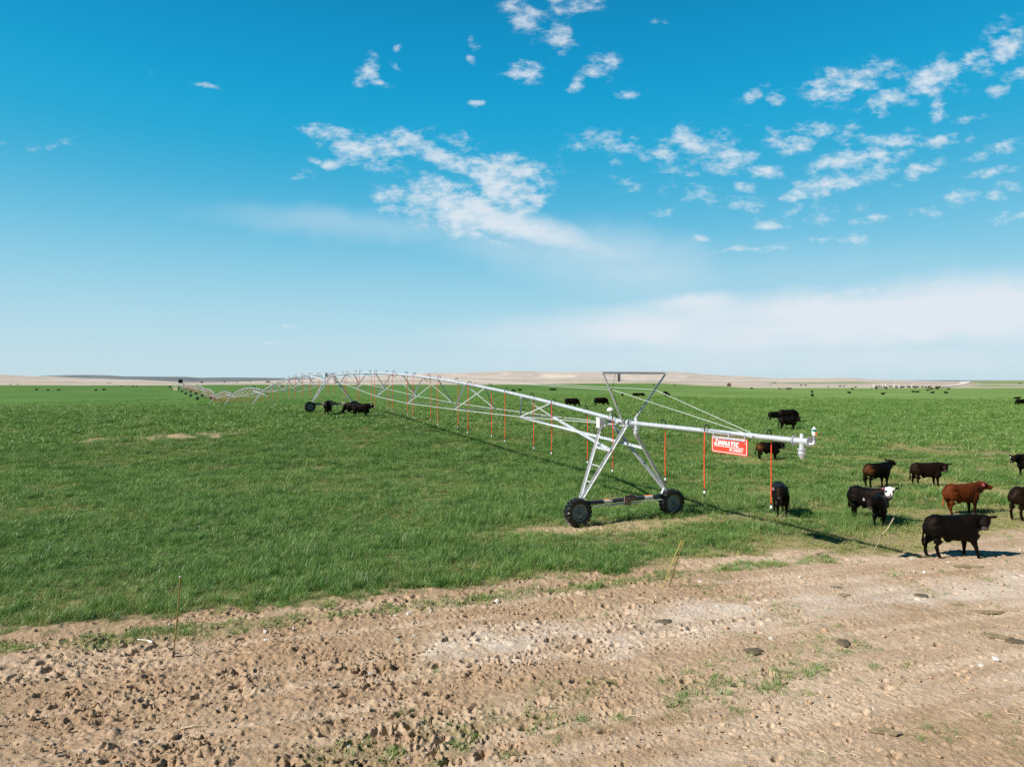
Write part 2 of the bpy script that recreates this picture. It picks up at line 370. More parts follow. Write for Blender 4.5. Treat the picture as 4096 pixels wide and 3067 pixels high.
M_galv2 = simple('galvanised_angle', (0.56, 0.58, 0.60), 0.42, 0.28, 0.18, 9.0, 0.002)
M_rod = simple('truss_rod_steel', (0.62, 0.64, 0.66), 0.5, 0.2, 0.1, 5.0)
M_dark = simple('dark_steel', (0.07, 0.08, 0.09), 0.5, 0.4, 0.25, 6.0, 0.002)
M_tyre = simple('tyre_rubber', (0.012, 0.012, 0.013), 0.42, 0, 0.35, 5.0, 0.004)
M_rim = simple('rim_steel', (0.17, 0.215, 0.23), 0.6, 0.05, 0.3, 6.0, 0.002)
M_hose = simple('orange_hose', (0.86, 0.075, 0.02), 0.45, 0, 0.15, 3.0)
M_black = simple('black_plastic', (0.015, 0.015, 0.016), 0.45)
M_white = simple('white_plastic', (0.80, 0.79, 0.77), 0.45, 0, 0.05, 10.0)
M_nozw = simple('nozzle_white', (0.75, 0.76, 0.74), 0.5)
M_red = simple('sign_red', (0.83, 0.055, 0.03), 0.4, 0, 0.06, 6.0)
M_sw = simple('sign_white', (0.82, 0.80, 0.79), 0.4)
M_teal = simple('sprinkler_teal', (0.02, 0.35, 0.32), 0.4)
M_orange = simple('warning_orange', (0.8, 0.22, 0.02), 0.5)
M_cable = simple('steel_cable', (0.66, 0.67, 0.66), 0.5, 0.1)
M_motor = simple('motor_brown', (0.22, 0.13, 0.10), 0.6, 0.1, 0.3, 12.0, 0.004)
M_grey = simple('grey_pvc', (0.22, 0.23, 0.26), 0.5)
# ---------------------------------------------------------------- ground sheet
def ground_mat():
    m, nt, b = new_mat('ground_dirt_and_field')
    N = nt.nodes; Lk = nt.links
    def attr(n):
        a = N.new('ShaderNodeAttribute'); a.attribute_name = n; return a.outputs['Fac']
    geo = N.new('ShaderNodeNewGeometry')
    def noise(sc, det=4, rough=.5, vec=None, scl=None):
        n = N.new('ShaderNodeTexNoise'); n.inputs['Scale'].default_value = sc; n.inputs['Detail'].default_value = det; n.inputs['Roughness'].default_value = rough
        src = geo.outputs['Position']
        if scl:
            mp = N.new('ShaderNodeMapping'); mp.inputs['Scale'].default_value = scl; Lk.new(src, mp.inputs['Vector']); src = mp.outputs[0]
        Lk.new(src, n.inputs['Vector']); return n.outputs['Fac']
    def mr(x, a, b_, c=0, d=1):
        n = N.new('ShaderNodeMapRange'); n.inputs[1].default_value = a; n.inputs[2].default_value = b_; n.inputs[3].default_value = c; n.inputs[4].default_value = d
        Lk.new(x, n.inputs[0]); return n.outputs[0]
    def mix(f, a, b_):
        n = N.new('ShaderNodeMix'); n.data_type = 'RGBA'
        if isinstance(f, float): n.inputs[0].default_value = f
        else: Lk.new(f, n.inputs[0])
        for k, vv in ((6, a), (7, b_)):
            if isinstance(vv, tuple): n.inputs[k].default_value = (*vv, 1)
            else: Lk.new(vv, n.inputs[k])
        return n.outputs[2]
    def mul(a, b_):
        n = N.new('ShaderNodeMath'); n.operation = 'MULTIPLY'
        for k, vv in enumerate((a, b_)):
            if isinstance(vv, float): n.inputs[k].default_value = vv
            else: Lk.new(vv, n.inputs[k])
        return n.outputs[0]
    dirt = mix(mr(noise(.33, 5, .6), .35, .65), (0.500, 0.350, 0.228), (0.690, 0.528, 0.388))
    dirt = mix(mr(noise(7, 6, .65), .35, .75), dirt, (0.44, 0.302, 0.185))
    dirt = mix(mul(attr('left'), 0.5), dirt, (0.40, 0.272, 0.165))
    dirt = mix(mul(mr(noise(1.1, 7, .75), .30, .66), attr('chalk')), dirt, (0.78, 0.68, 0.58))
    dirt = mix(mul(mr(noise(20, 4, .7), .57, .66), 0.62), dirt, (0.20, 0.125, 0.075))
    dirt = mix(mul(mr(noise(48, 3, .6), .60, .66), .55), dirt, (0.21, 0.14, 0.09))
    dirt = mix(mul(mr(noise(60, 2, .6, scl=(1, 1, 1)), .68, .74), 0.7), dirt, (0.72, 0.58, 0.42))
    dirt = mix(mul(mr(attr('streak'), -.02, .30), .24), dirt, (0.37, 0.25, 0.155))
    dirt = mix(mul(mr(attr('streak'), .02, -.30), .30), dirt, (0.74, 0.60, 0.46))
    strawc = mix(mr(noise(30, 3, .6), .35, .65), (0.36, 0.25, 0.14), (0.60, 0.48, 0.27))
    under = mix(mr(noise(5, 5, .6), .4, .62), (0.035, 0.075, 0.022), (0.11, 0.13, 0.05))
    under = mix(mul(attr('dry'), 0.85), under, strawc)
    fieldA = mix(mr(noise(.035, 5, .6, scl=(1, .5, 1)), .38, .62), (0.078, 0.175, 0.028), (0.112, 0.220, 0.046))
    fieldB = mix(mr(noise(.02, 6, .6, scl=(1, .5, 1)), .36, .64), (0.160, 0.268, 0.058), (0.235, 0.335, 0.100))
    field = mix(attr('right'), fieldA, fieldB)
    field = mix(mr(noise(.6, 6, .75, scl=(1, .35, 1)), .3, .75, 0, .55), field, (0.060, 0.115, 0.020))
    field = mix(mul(mr(noise(.05, 6, .7, scl=(.5, 1.4, 1)), .56, .72), 0.45), field, (0.30, 0.33, 0.14))
    green = mix(attr('far'), under, field)
    soil = mix(mul(attr('bare'), 0.8), dirt, strawc)
    col = mix(attr('crop'), soil, green)
    spg = mix(mr(noise(8, 4, .6), .4, .6), (0.16, 0.17, 0.07), (0.32, 0.29, 0.14))
    col = mix(mul(attr('sparse'), 0.5), col, spg)
    tan = mix(mr(noise(.012, 6, .7, scl=(.6, 1.2, 1)), .38, .62), (0.43, 0.36, 0.28), (0.54, 0.46, 0.38))
    tan = mix(mul(mr(noise(.08, 5, .7, scl=(.4, 1.2, 1)), .5, .66), .5), tan, (0.28, 0.235, 0.165))
    tan = mix(attr('farg'), tan, (0.20, 0.27, 0.10))
    col = mix(attr('tan'), col, tan)
    Lk.new(col, b.inputs['Base Color']); b.inputs['Roughness'].default_value = 0.95; b.inputs['Specular IOR Level'].default_value = 0.12
    h = N.new('ShaderNodeMath'); h.operation = 'ADD'; Lk.new(noise(42, 5, .72), h.inputs[0]); Lk.new(mul(noise(13, 4, .6), 1.0), h.inputs[1])
    bp = N.new('ShaderNodeBump'); bp.inputs['Distance'].default_value = 0.035; Lk.new(h.outputs[0], bp.inputs['Height'])
    inv = mr(attr('far'), 0, 1, 0.85, 0.35); Lk.new(inv, bp.inputs['Strength']); Lk.new(bp.outputs[0], b.inputs['Normal'])
    return m
M_ground = ground_mat()

def polar_grid(rs, az):
    rr, aa = np.meshgrid(rs, az, indexing='ij')
    return rr * np.sin(aa), rr * np.cos(aa)
def grid_mesh(name, X, Y, Z, mats, closed=True):
    nr, nc = X.shape
    co = np.stack([X, Y, Z], -1).reshape(-1, 3)
    i = np.arange(nr - 1)[:, None] * nc; j = np.arange(nc - (0 if closed else 1))[None, :]
    j2 = (j + 1) % nc
    quads = np.stack([i + j, i + j2, i + nc + j2, i + nc + j], -1).reshape(-1, 4)[:, ::-1]
    me = bpy.data.meshes.new(name)
    me.vertices.add(len(co)); me.vertices.foreach_set('co', co.ravel().astype(np.float32))
    me.loops.add(quads.size); me.loops.foreach_set('vertex_index', quads.ravel().astype(np.int32))
    me.polygons.add(len(quads)); me.polygons.foreach_set('loop_start', np.arange(0, quads.size, 4, dtype=np.int32))
    me.polygons.foreach_set('use_smooth', np.ones(len(quads), bool))
    for m in mats: me.materials.append(m)
    me.update(calc_edges=True); me.validate()
    return me
def set_attr(me, name, arr):
    a = me.attributes.new(name, 'FLOAT', 'POINT'); a.data.foreach_set('value', np.asarray(arr, np.float32).ravel())

az_dense = np.radians(np.arange(-41.5, 41.5, 0.1))
az_rest = np.radians(np.arange(42.0, 318.0, 3.0))
AZ = np.concatenate([az_dense, az_rest])
r0 = [0.3, 1.5, 3, 4.5, 6, 7.2]; r = 8.2; rs = list(r0)
while r < 17: rs.append(r); r *= 1.0019
while r < 27: rs.append(r); r *= 1.0028
while r < 60: rs.append(r); r *= 1.008
while r < 1500: rs.append(r); r *= 1.02
rs.append(r)
RS = np.array(rs)
GX, GY = polar_grid(RS, AZ)
GZ = H(GX, GY)
crop, dry, sparse, chalk, bare, edge = masks(GX, GY)
px_ = CX + F * GX / np.maximum(GY, .1)
front_ = GY > 3
dirtm = (1 - crop) * (np.hypot(GX, GY) < 40)
rough_l = 1 - sstep(-1.5, 7.0, GX - (GY - 12) * .35)          # churned ground on the left, smoother on the right
ampl = 0.50 + 0.50 * rough_l
lump = fbm(GX / 1.3, GY / 0.8, 3, 81) * 0.075
clod = (np.abs(fbm(GX / 0.17, GY / 0.14, 4, 87, .6)) * 2 - .35) * 0.030 * (.35 + 1.6 * np.clip(fbm(GX / 1.7, GY / 1.1, 3, 89) + .3, 0, 1))
fine = fbm(GX / 0.07, GY / 0.07, 2, 95) * 0.020
cl2 = np.maximum(0, fbm(GX / .30, GY / .24, 3, 99) - .20) * .12
ampl = ampl * (1 - .45 * chalk)
ca_, sa_ = math.cos(R(17)), math.sin(R(17)); gu = GX * ca_ + GY * sa_; gv = -GX * sa_ + GY * ca_
streak = fbm(gu / 4.5, gv / .38, 4, 141, .6)
disp = (lump + clod + cl2) * ampl + fine * (.5 + .5 * ampl) + streak * .032
GZ = GZ + disp * dirtm + (1 - dirtm) * fbm(GX / .4, GY / .4, 2, 91) * 0.03 * (np.hypot(GX, GY) < 60)
# hoof prints pressed into the dirt: each a steep little pit with a pushed-up rim
nd = len(az_dense)
def pit(x, y, a, bb, rot, depth):
    rr = math.hypot(x, y); t = math.atan2(x, y)
    if rr < 8.3 or rr > 30 or abs(t) > R(41): return
    R_ = max(a, bb) * 2.0
    i0, i1 = np.searchsorted(RS, [rr - R_, rr + R_]); j0, j1 = np.searchsorted(az_dense, [t - R_ / rr, t + R_ / rr])
    if i1 <= i0 or j1 <= j0: return
    xx = GX[i0:i1, j0:j1] - x; yy = GY[i0:i1, j0:j1] - y
    c, s_ = math.cos(rot), math.sin(rot)
    d = np.hypot((xx * c + yy * s_) / a, (-xx * s_ + yy * c) / bb)
    GZ[i0:i1, j0:j1] += (-depth * (1 - sstep(.45, 1.05, d)) + depth * .28 * np.exp(-((d - 1.3) / .25) ** 2)) * dirtm[i0:i1, j0:j1]
npit = 0
pr = np.random.default_rng(5)
for _ in range(110000):
    rr = math.sqrt(pr.uniform(8.3 ** 2, 27 ** 2)); t = pr.uniform(R(-41), R(41))
    x, y = rr * math.sin(t), rr * math.cos(t)
    leftness = 1 - float(sstep(-1.5, 7.0, x - (y - 12) * .35))
    cl = float(fbm(np.array([x / 1.3]), np.array([y / .9]), 2, 111)[0])
    p = (0.13 + 0.22 * leftness) * (0.20 + 2.2 * max(0, cl + .12))
    if pr.random() > p: continue
    big = pr.random() < .085 * (.35 + leftness)
    a = pr.uniform(.028, .060) if not big else pr.uniform(.08, .15)
    pit(x, y, a, a * pr.uniform(.38, .75), pr.uniform(-.2, 1.1), min(.11, a * pr.uniform(.9, 1.4)) * (.65 + .35 * leftness)); npit += 1
print('pits', npit)
gme = grid_mesh('ground', GX, GY, GZ, [M_ground])
s_ = GX / np.maximum(GY, 1)
yedge = np.interp(s_, [-.9, -.5, -.3, 0, .08, .22, .27, .35, .9], [690, 740, 800, 770, 880, 930, 740, 565, 560])
dist = np.where(front_, GY, 300)
tanm = sstep(-6, 6, dist - yedge + fbm(GX / 30, GY / 60, 3, 121) * 26)
farg = np.maximum(sstep(.655, .70, s_) * sstep(600, 640, GY) * (1 - .8 * (fbm(GX/60, GY/50, 2, 5) > .12)), sstep(.36, .42, s_) * (1 - sstep(.50, .56, s_)) * sstep(830, 900, GY) * .7)
set_attr(gme, 'crop', np.where(np.hypot(GX, GY) > 40, np.maximum(crop, 0), crop)); set_attr(gme, 'dry', dry); set_attr(gme, 'sparse', sparse); set_attr(gme, 'chalk', chalk)
set_attr(gme, 'bare', bare); set_attr(gme, 'far', sstep(55, 120, np.hypot(GX, GY))); set_attr(gme, 'right', sstep(-.05, .45, s_ + fbm(GX / 60, GY / 60, 2, 131) * .25))
set_attr(gme, 'streak', streak); set_attr(gme, 'tan', tanm); set_attr(gme, 'farg', farg); set_attr(gme, 'left', rough_l)
tag(link('ground', gme), 'beige trampled dirt lot running into a green crop field', 'ground', kind='structure')

# ---------------------------------------------------------------- hills
def hill_mat(name, a, c, dark, sc):
    m, nt, b = new_mat(name); N = nt.nodes; Lk = nt.links
    geo = N.new('ShaderNodeNewGeometry'); mp = N.new('ShaderNodeMapping'); mp.inputs['Scale'].default_value = (1, .45, 3); Lk.new(geo.outputs['Position'], mp.inputs['Vector'])
    n1 = N.new('ShaderNodeTexNoise'); n1.inputs['Scale'].default_value = sc; n1.inputs['Detail'].default_value = 7; n1.inputs['Roughness'].default_value = .7; Lk.new(mp.outputs[0], n1.inputs['Vector'])
    n2 = N.new('ShaderNodeTexNoise'); n2.inputs['Scale'].default_value = sc * 9; n2.inputs['Detail'].default_value = 6; n2.inputs['Roughness'].default_value = .8; Lk.new(mp.outputs[0], n2.inputs['Vector'])
    m1 = N.new('ShaderNodeMapRange'); m1.inputs[1].default_value = .38; m1.inputs[2].default_value = .62; Lk.new(n1.outputs['Fac'], m1.inputs[0])
    m2 = N.new('ShaderNodeMapRange'); m2.inputs[1].default_value = .48; m2.inputs[2].default_value = .66; m2.inputs[4].default_value = .55; Lk.new(n2.outputs['Fac'], m2.inputs[0])
    x1 = N.new('ShaderNodeMix'); x1.data_type = 'RGBA'; x1.inputs[6].default_value = (*a, 1); x1.inputs[7].default_value = (*c, 1); Lk.new(m1.outputs[0], x1.inputs[0])
    x2 = N.new('ShaderNodeMix'); x2.data_type = 'RGBA'; x2.inputs[7].default_value = (*dark, 1); Lk.new(x1.outputs[2], x2.inputs[6]); Lk.new(m2.outputs[0], x2.inputs[0])
    at = N.new('ShaderNodeAttribute'); at.attribute_name = 'scarp'
    x3 = N.new('ShaderNodeMix'); x3.data_type = 'RGBA'; x3.inputs[7].default_value = (.66, .57, .48, 1); Lk.new(x2.outputs[2], x3.inputs[6]); Lk.new(at.outputs['Fac'], x3.inputs[0])
    ag = N.new('ShaderNodeAttribute'); ag.attribute_name = 'green'
    x4 = N.new('ShaderNodeMix'); x4.data_type = 'RGBA'; x4.inputs[7].default_value = (.20, .27, .10, 1); Lk.new(x3.outputs[2], x4.inputs[6]); Lk.new(ag.outputs['Fac'], x4.inputs[0])
    Lk.new(x4.outputs[2], b.inputs['Base Color']); b.inputs['Roughness'].default_value = 1; b.inputs['Specular IOR Level'].default_value = 0.05
    return m
M_hill = hill_mat('sagebrush_hills', (0.46, 0.395, 0.335), (0.57, 0.500, 0.44), (0.31, 0.275, 0.235), 0.010)
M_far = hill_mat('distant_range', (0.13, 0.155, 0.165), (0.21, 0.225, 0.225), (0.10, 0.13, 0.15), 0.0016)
az2 = np.radians(np.arange(-58, 58, 0.11)); r2 = np.concatenate([np.linspace(1150, 2600, 90), np.linspace(2640, 3600, 10)])
HX, HYY = polar_grid(r2 / 1.0, az2)
# rows follow lines of equal Y so that the crest keeps its outline
HXX = r2[:, None] * np.tan(az2)[None, :]; HYY = np.repeat(r2[:, None], len(az2), 1)
HZ = H(HXX, HYY) + 0.25
hm = grid_mesh('hills', HXX, HYY, HZ, [M_hill], closed=False)
hpx = CX + F * HXX / HYY; hpy = HY + (CH - HZ) * F / HYY
sc_ = (sstep(2150, 2190, hpx) * (1 - sstep(2280, 2310, hpx)) * sstep(1496, 1499, hpy + fbm(hpx / 9, hpy / 9, 2, 3) * 5) * (1 - sstep(1509, 1512, hpy + fbm(hpx / 14, hpy / 5, 2, 9) * 5)))
sc_ = np.maximum(sc_, .6 * sstep(2200, 2300, hpx) * (1 - sstep(2340, 2400, hpx)) * sstep(1528, 1531, hpy) * (1 - sstep(1534, 1536, hpy)))
gr_ = np.maximum(sstep(3850, 3930, hpx + (hpy - 1524) * 6) * .85, sstep(3050, 3120, hpx) * (1 - sstep(3480, 3560, hpx)) * sstep(1527, 1530, hpy) * .7)
set_attr(hm, 'scarp', sc_); set_attr(hm, 'green', gr_)
tag(link('hills', hm), 'low dry tan hills with a pale chalk scarp beyond the field', 'hills', kind='structure')
r3 = np.concatenate([np.linspace(3550, 8000, 40), np.linspace(8200, 10500, 8)])
DX = r3[:, None] * np.tan(az2)[None, :]; DY = np.repeat(r3[:, None], len(az2), 1)
zc = CH + (HY - prof(SKY_FAR, CX + F * np.tan(az2))) * 8000 / F
t_ = np.clip((r3 - 3550) / 4450, 0, 1)[:, None]
DZ = -25 + (zc[None, :] + 25) * t_ ** 1.3 + np.sin(t_ * math.pi) * fbm(DX / 700, DY / 900, 5, 51) * 22 - 60 * sstep(8000, 10500, DY)
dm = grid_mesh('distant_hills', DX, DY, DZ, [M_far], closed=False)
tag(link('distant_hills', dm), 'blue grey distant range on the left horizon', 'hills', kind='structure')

# pale farm road climbing over the rise on the right
def road():
    cen = [(3700, 568), (3780, 620), (3822, 690), (3843, 780), (3853, 880), (3857, 1000), (3860, 1250), (3862, 1800), (3864, 2500)]
    wid = [2.5, 3, 3.5, 4, 4.5, 5.5, 8, 11, 15]
    L_, R__ = [], []
    pts = []
    for (x, Yd) in cen: pts.append(Vector(((x - CX) / F * Yd, Yd, gz((x - CX) / F * Yd, Yd))))
    mb = MB(); vs = []
    for k, p in enumerate(pts):
        a = pts[max(0, k - 1)]; b_ = pts[min(len(pts) - 1, k + 1)]
        d = (b_ - a); d.z = 0; d.normalize(); n = Vector((d.y, -d.x, 0)); w = wid[k]
        for s in (-1, 1):
            q = p + n * (w * s); vs.append((q.x, q.y, gz(q.x, q.y) + 0.5))
    mb.add(vs, [(2 * k, 2 * k + 1, 2 * k + 3, 2 * k + 2) for k in range(len(pts) - 1)])
    o = mb.build('road', simple('road_gravel', (0.64, 0.585, 0.52), .9, 0, .1, .05))
    tag(o, 'pale gravel road climbing over the rise on the right', 'road', kind='structure')
road()

# ---------------------------------------------------------------- crop and grass (instanced tufts on one object)
def grass_mat(name, c1, c2, c3, trans=0.35):
    m = bpy.data.materials.new(name); m.use_nodes = True; nt = m.node_tree; N = nt.nodes; Lk = nt.links
    N.clear(); out = N.new('ShaderNodeOutputMaterial')
    oi = N.new('ShaderNodeObjectInfo'); geo = N.new('ShaderNodeNewGeometry')
    nz = N.new('ShaderNodeTexNoise'); nz.inputs['Scale'].default_value = .38; nz.inputs['Detail'].default_value = 5; nz.inputs['Roughness'].default_value = .62; Lk.new(geo.outputs['Position'], nz.inputs['Vector'])
    mr = N.new('ShaderNodeMapRange'); mr.inputs[1].default_value = .36; mr.inputs[2].default_value = .64; Lk.new(nz.outputs['Fac'], mr.inputs[0])
    x1 = N.new('ShaderNodeMix'); x1.data_type = 'RGBA'; x1.inputs[6].default_value = (*c1, 1); x1.inputs[7].default_value = (*c2, 1); Lk.new(mr.outputs[0], x1.inputs[0])
    x2 = N.new('ShaderNodeMix'); x2.data_type = 'RGBA'; x2.inputs[7].default_value = (*c3, 1); Lk.new(x1.outputs[2], x2.inputs[6])
    ma = N.new('ShaderNodeMath'); ma.operation = 'POWER'; ma.inputs[1].default_value = 1.6; Lk.new(oi.outputs['Random'], ma.inputs[0]); Lk.new(ma.outputs[0], x2.inputs[0])
    di = N.new('ShaderNodeBsdfDiffuse'); tr = N.new('ShaderNodeBsdfTranslucent'); gl = N.new('ShaderNodeBsdfGlossy'); gl.inputs['Roughness'].default_value = .45; gl.inputs['Color'].default_value = (1, 1, 1, 1)
    Lk.new(x2.outputs[2], di.inputs['Color']); Lk.new(x2.outputs[2], tr.inputs['Color'])
    ms = N.new('ShaderNodeMixShader'); ms.inputs[0].default_value = trans; Lk.new(di.outputs[0], ms.inputs[1]); Lk.new(tr.outputs[0], ms.inputs[2])
    m2 = N.new('ShaderNodeMixShader'); m2.inputs[0].default_value = .035; Lk.new(ms.outputs[0], m2.inputs[1]); Lk.new(gl.outputs[0], m2.inputs[2])
    Lk.new(m2.outputs[0], out.inputs['Surface'])
    return m
M_g1 = grass_mat('crop_green', (0.060, 0.185, 0.024), (0.140, 0.300, 0.048), (0.33, 0.45, 0.14))
M_g0 = grass_mat('crop_deep_green', (0.028, 0.108, 0.015), (0.066, 0.190, 0.026), (0.12, 0.25, 0.06))
M_g2 = grass_mat('crop_yellow_green', (0.210, 0.285, 0.060), (0.330, 0.365, 0.110), (0.52, 0.48, 0.19))
M_g3 = grass_mat('straw', (0.42, 0.34, 0.17), (0.55, 0.46, 0.26), (0.66, 0.56, 0.36), .2)
def tuft_mesh(name, mat, seed, n, h, spread, width, lean, flat=False):
    rg = np.random.default_rng(seed); vs = []; fs = []
    for k in range(n):
        a = rg.uniform(0, 6.283); rr = spread * math.sqrt(rg.random()); bx, by = rr * math.cos(a), rr * math.sin(a)
        ha = h * rg.uniform(.6, 1.15); d = rg.uniform(0, 6.283); ln = lean * rg.uniform(.3, 1.4)
        dx, dy = math.cos(d), math.sin(d); f = rg.uniform(0, 6.283); wx, wy = math.cos(f) * width / 2, math.sin(f) * width / 2
        b0 = len(vs); z0 = -.03 if not flat else .01
        ts = [0, .45, .8, 1.0]
        for t in ts:
            off = ln * t * t * ha; w = (1 - t ** 2.2 * .9)
            z = z0 + ha * t * (1 - .35 * ln * t) if not flat else z0 + .02 * t
            if flat: off = ha * t
            cx, cy = bx + dx * off, by + dy * off
            vs.append((cx - wx * w, cy - wy * w, z)); vs.append((cx + wx * w, cy + wy * w, z))
        for q in range(3): fs.append((b0 + 2*q, b0 + 2*q + 1, b0 + 2*q + 3, b0 + 2*q + 2))
    me = bpy.data.meshes.new(name); me.from_pydata(vs, [], fs); me.materials.append(mat); me.update()
    return bpy.data.objects.new(name, me)
GREEN = [tuft_mesh('tuft', (M_g1, M_g0, M_g1, M_g1)[i], 100 + i, 18, (.27, .25, .29, .34)[i], (.14, .14, .10, .09)[i], .010, (.75, .8, .6, .5)[i]) for i in range(4)]
YEL = [tuft_mesh('tuft_yellow', M_g2, 200 + i, 13, .22, .13, .010, .75) for i in range(3)]
STRAW = [tuft_mesh('straw_litter', M_g3, 300 + i, 7, .20, .14, .008, .9, True) for i in range(2)]
SHORT = [tuft_mesh('tuft_short', M_g2, 400 + i, 12, .085, .10, .008, .9) for i in range(2)] + [tuft_mesh('tuft_short_green', M_g1, 450, 12, .10, .10, .008, .9)]
BROAD = [tuft_mesh('tuft_broad', M_g1, 500 + i, 20, .30, .22, .022, .6) for i in range(3)]
PROTO = GREEN + YEL + STRAW + SHORT + BROAD       # 0-3 green, 4-6 yellow, 7-8 straw, 9-11 short, 12-14 broad
pts, scl, idx = [], [], []
def scatter(r_a, r_b, dens, sxy, sz, seed):
    rg = np.random.default_rng(seed); half = R(41.5)
    n = int(half * (r_b ** 2 - r_a ** 2) * dens)
    rr = np.sqrt(rg.uniform(r_a ** 2, r_b ** 2, n)); t = rg.uniform(-half, half, n)
    X, Y = rr * np.sin(t), rr * np.cos(t)
    c, d, sp, ch, ba, ed = masks(X, Y)
    q = rg.random(n); k = rg.random(n)
    keep = q < c * (1 - d * .45) * (1 - .85 * sstep(180, 285, rr))
    strawk = (~keep) & (rg.random(n) < (ba * .5 + d * .15 * c))
    shortk = (~keep) & (~strawk) & (rg.random(n) < sp * 1.0 + .003)
    if r_a < 60: id_ = rg.integers(0, 4, n)
    else: id_ = rg.integers(12, 15, n)
    yel = k < d * 1.05 + .035 + .22 * sstep(-.1, .6, X / np.maximum(Y, 1))
    id_ = np.where(yel, rg.integers(4, 7, n), id_)
    id_ = np.where(strawk, rg.integers(7, 9, n), id_)
    id_ = np.where(shortk, np.where(rg.random(n) < .62, 11, rg.integers(9, 11, n)), id_)
    var = rg.uniform(.6, 1.35, n) * (1 + .95 * fbm(X / 1.8, Y / 1.8, 3, 77))
    hz = sz * var * (1 - .45 * d) * np.clip(.55 + .5 * ed, .55, 1)
    hz = np.where(strawk | shortk, rg.uniform(.7, 1.5, n) * (1 + .9 * sp), hz)
    sx = sxy * rg.uniform(.7, 1.5, n); sx = np.where(strawk | shortk, rg.uniform(.6, 1.3, n) * (1 + .7 * sp * shortk), sx)
    m = keep | strawk | shortk
    X, Y = X[m], Y[m]
    pts.append(np.stack([X, Y, H(X, Y)], -1)); scl.append(np.stack([sx[m], sx[m], hz[m]], -1)); idx.append(id_[m])
scatter(8.5, 24, 62, 1.0, .95, 1); scatter(24, 38, 40, 1.25, 1.0, 2); scatter(38, 62, 19, 1.9, 1.1, 3); scatter(62, 100, 8, 2.0, 1.15, 4); scatter(100, 170, 2.6, 3.2, 1.1, 5); scatter(170, 290, .8, 5.0, 1.0, 6)
pts = np.concatenate(pts); scl = np.concatenate(scl); idx = np.concatenate(idx); print('tufts', len(pts))
pm = bpy.data.meshes.new('grass'); pm.vertices.add(len(pts)); pm.vertices.foreach_set('co', pts.ravel().astype(np.float32))
a = pm.attributes.new('scl', 'FLOAT_VECTOR', 'POINT'); a.data.foreach_set('vector', scl.ravel().astype(np.float32))
a = pm.attributes.new('idx', 'INT', 'POINT'); a.data.foreach_set('value', idx.astype(np.int32))
a = pm.attributes.new('rot', 'FLOAT_VECTOR', 'POINT'); rv = np.zeros((len(pts), 3), np.float32); rv[:, 2] = RNG.uniform(0, 6.283, len(pts)); rv[:, 0] = RNG.normal(0, .08, len(pts)); a.data.foreach_set('vector', rv.ravel())
def instancer(name, me, protos):
    ob = link(name, me)
    ng = bpy.data.node_groups.new(name + '_nodes', 'GeometryNodeTree')
    ng.interface.new_socket('Geometry', in_out='INPUT', socket_type='NodeSocketGeometry'); ng.interface.new_socket('Geometry', in_out='OUTPUT', socket_type='NodeSocketGeometry')
    gi = ng.nodes.new('NodeGroupInput'); go = ng.nodes.new('NodeGroupOutput')
    jn = ng.nodes.new('GeometryNodeGeometryToInstance')
    iop = ng.nodes.new('GeometryNodeInstanceOnPoints'); iop.inputs['Pick Instance'].default_value = True
    infos = []
    for p in protos:
        oi = ng.nodes.new('GeometryNodeObjectInfo'); oi.inputs['Object'].default_value = p; oi.inputs['As Instance'].default_value = True; infos.append(oi)
    jg = ng.nodes.new('GeometryNodeJoinGeometry')
    for oi in reversed(infos): ng.links.new(oi.outputs['Geometry'], jg.inputs[0])
    ng.links.new(jg.outputs[0], iop.inputs['Instance']); ng.links.new(gi.outputs[0], iop.inputs['Points'])
    def na(n, t):
        x = ng.nodes.new('GeometryNodeInputNamedAttribute'); x.data_type = t; x.inputs['Name'].default_value = n; return x.outputs['Attribute']
    ng.links.new(na('scl', 'FLOAT_VECTOR'), iop.inputs['Scale']); ng.links.new(na('idx', 'INT'), iop.inputs['Instance Index'])
    er = ng.nodes.new('FunctionNodeEulerToRotation'); ng.links.new(na('rot', 'FLOAT_VECTOR'), er.inputs[0]); ng.links.new(er.outputs[0], iop.inputs['Rotation'])
    ng.links.new(iop.outputs[0], go.inputs[0]); ng.nodes.remove(jn)
    md = ob.modifiers.new('scatter', 'NODES'); md.node_group = ng
    return ob
tag(instancer('grass', pm, PROTO), 'green cereal crop with yellowed thin edges along the dirt', 'grass', kind='stuff')
# crumbs of earth on the dirt
def crumb(name, seed, mat, flat=.7):
    rg = np.random.default_rng(seed); import bmesh
    bm = bmesh.new(); bmesh.ops.create_icosphere(bm, subdivisions=2, radius=1)
    ph = rg.uniform(0, 10, 3)
    for v_ in bm.verts:
        c = v_.co; k = 1 + .28 * math.sin(c.x * 3.1 + ph[0]) * math.cos(c.y * 2.7 + ph[1]) + .16 * math.sin(c.z * 5 + c.x * 4 + ph[2]) + rg.uniform(-.07, .07)
        v_.co = Vector((c.x * k, c.y * k * .8, c.z * k * flat))
    me = bpy.data.meshes.new(name); bm.to_mesh(me); bm.free(); me.materials.append(mat)
    return me
M_soil = simple('soil_clod', (0.46, 0.32, 0.205), .95, 0, .3, 14, .01, .1)
M_stone = simple('pale_stone', (0.58, 0.54, 0.50), .8, 0, .18, 8, .01, .2)
M_stone2 = simple('blue_grey_stone', (0.36, 0.45, 0.43), .8, 0, .18, 8, .01, .2)
cr_o = [bpy.data.objects.new('clod', crumb('clod', 900 + i, M_soil)) for i in range(3)] + [bpy.data.objects.new('pebble', crumb('pebble', 950, M_stone))]
rg = np.random.default_rng(21); n = 30000; rr = np.sqrt(rg.uniform(8.5 ** 2, 24 ** 2, n)); t = rg.uniform(R(-41), R(41), n); X, Y = rr * np.sin(t), rr * np.cos(t)
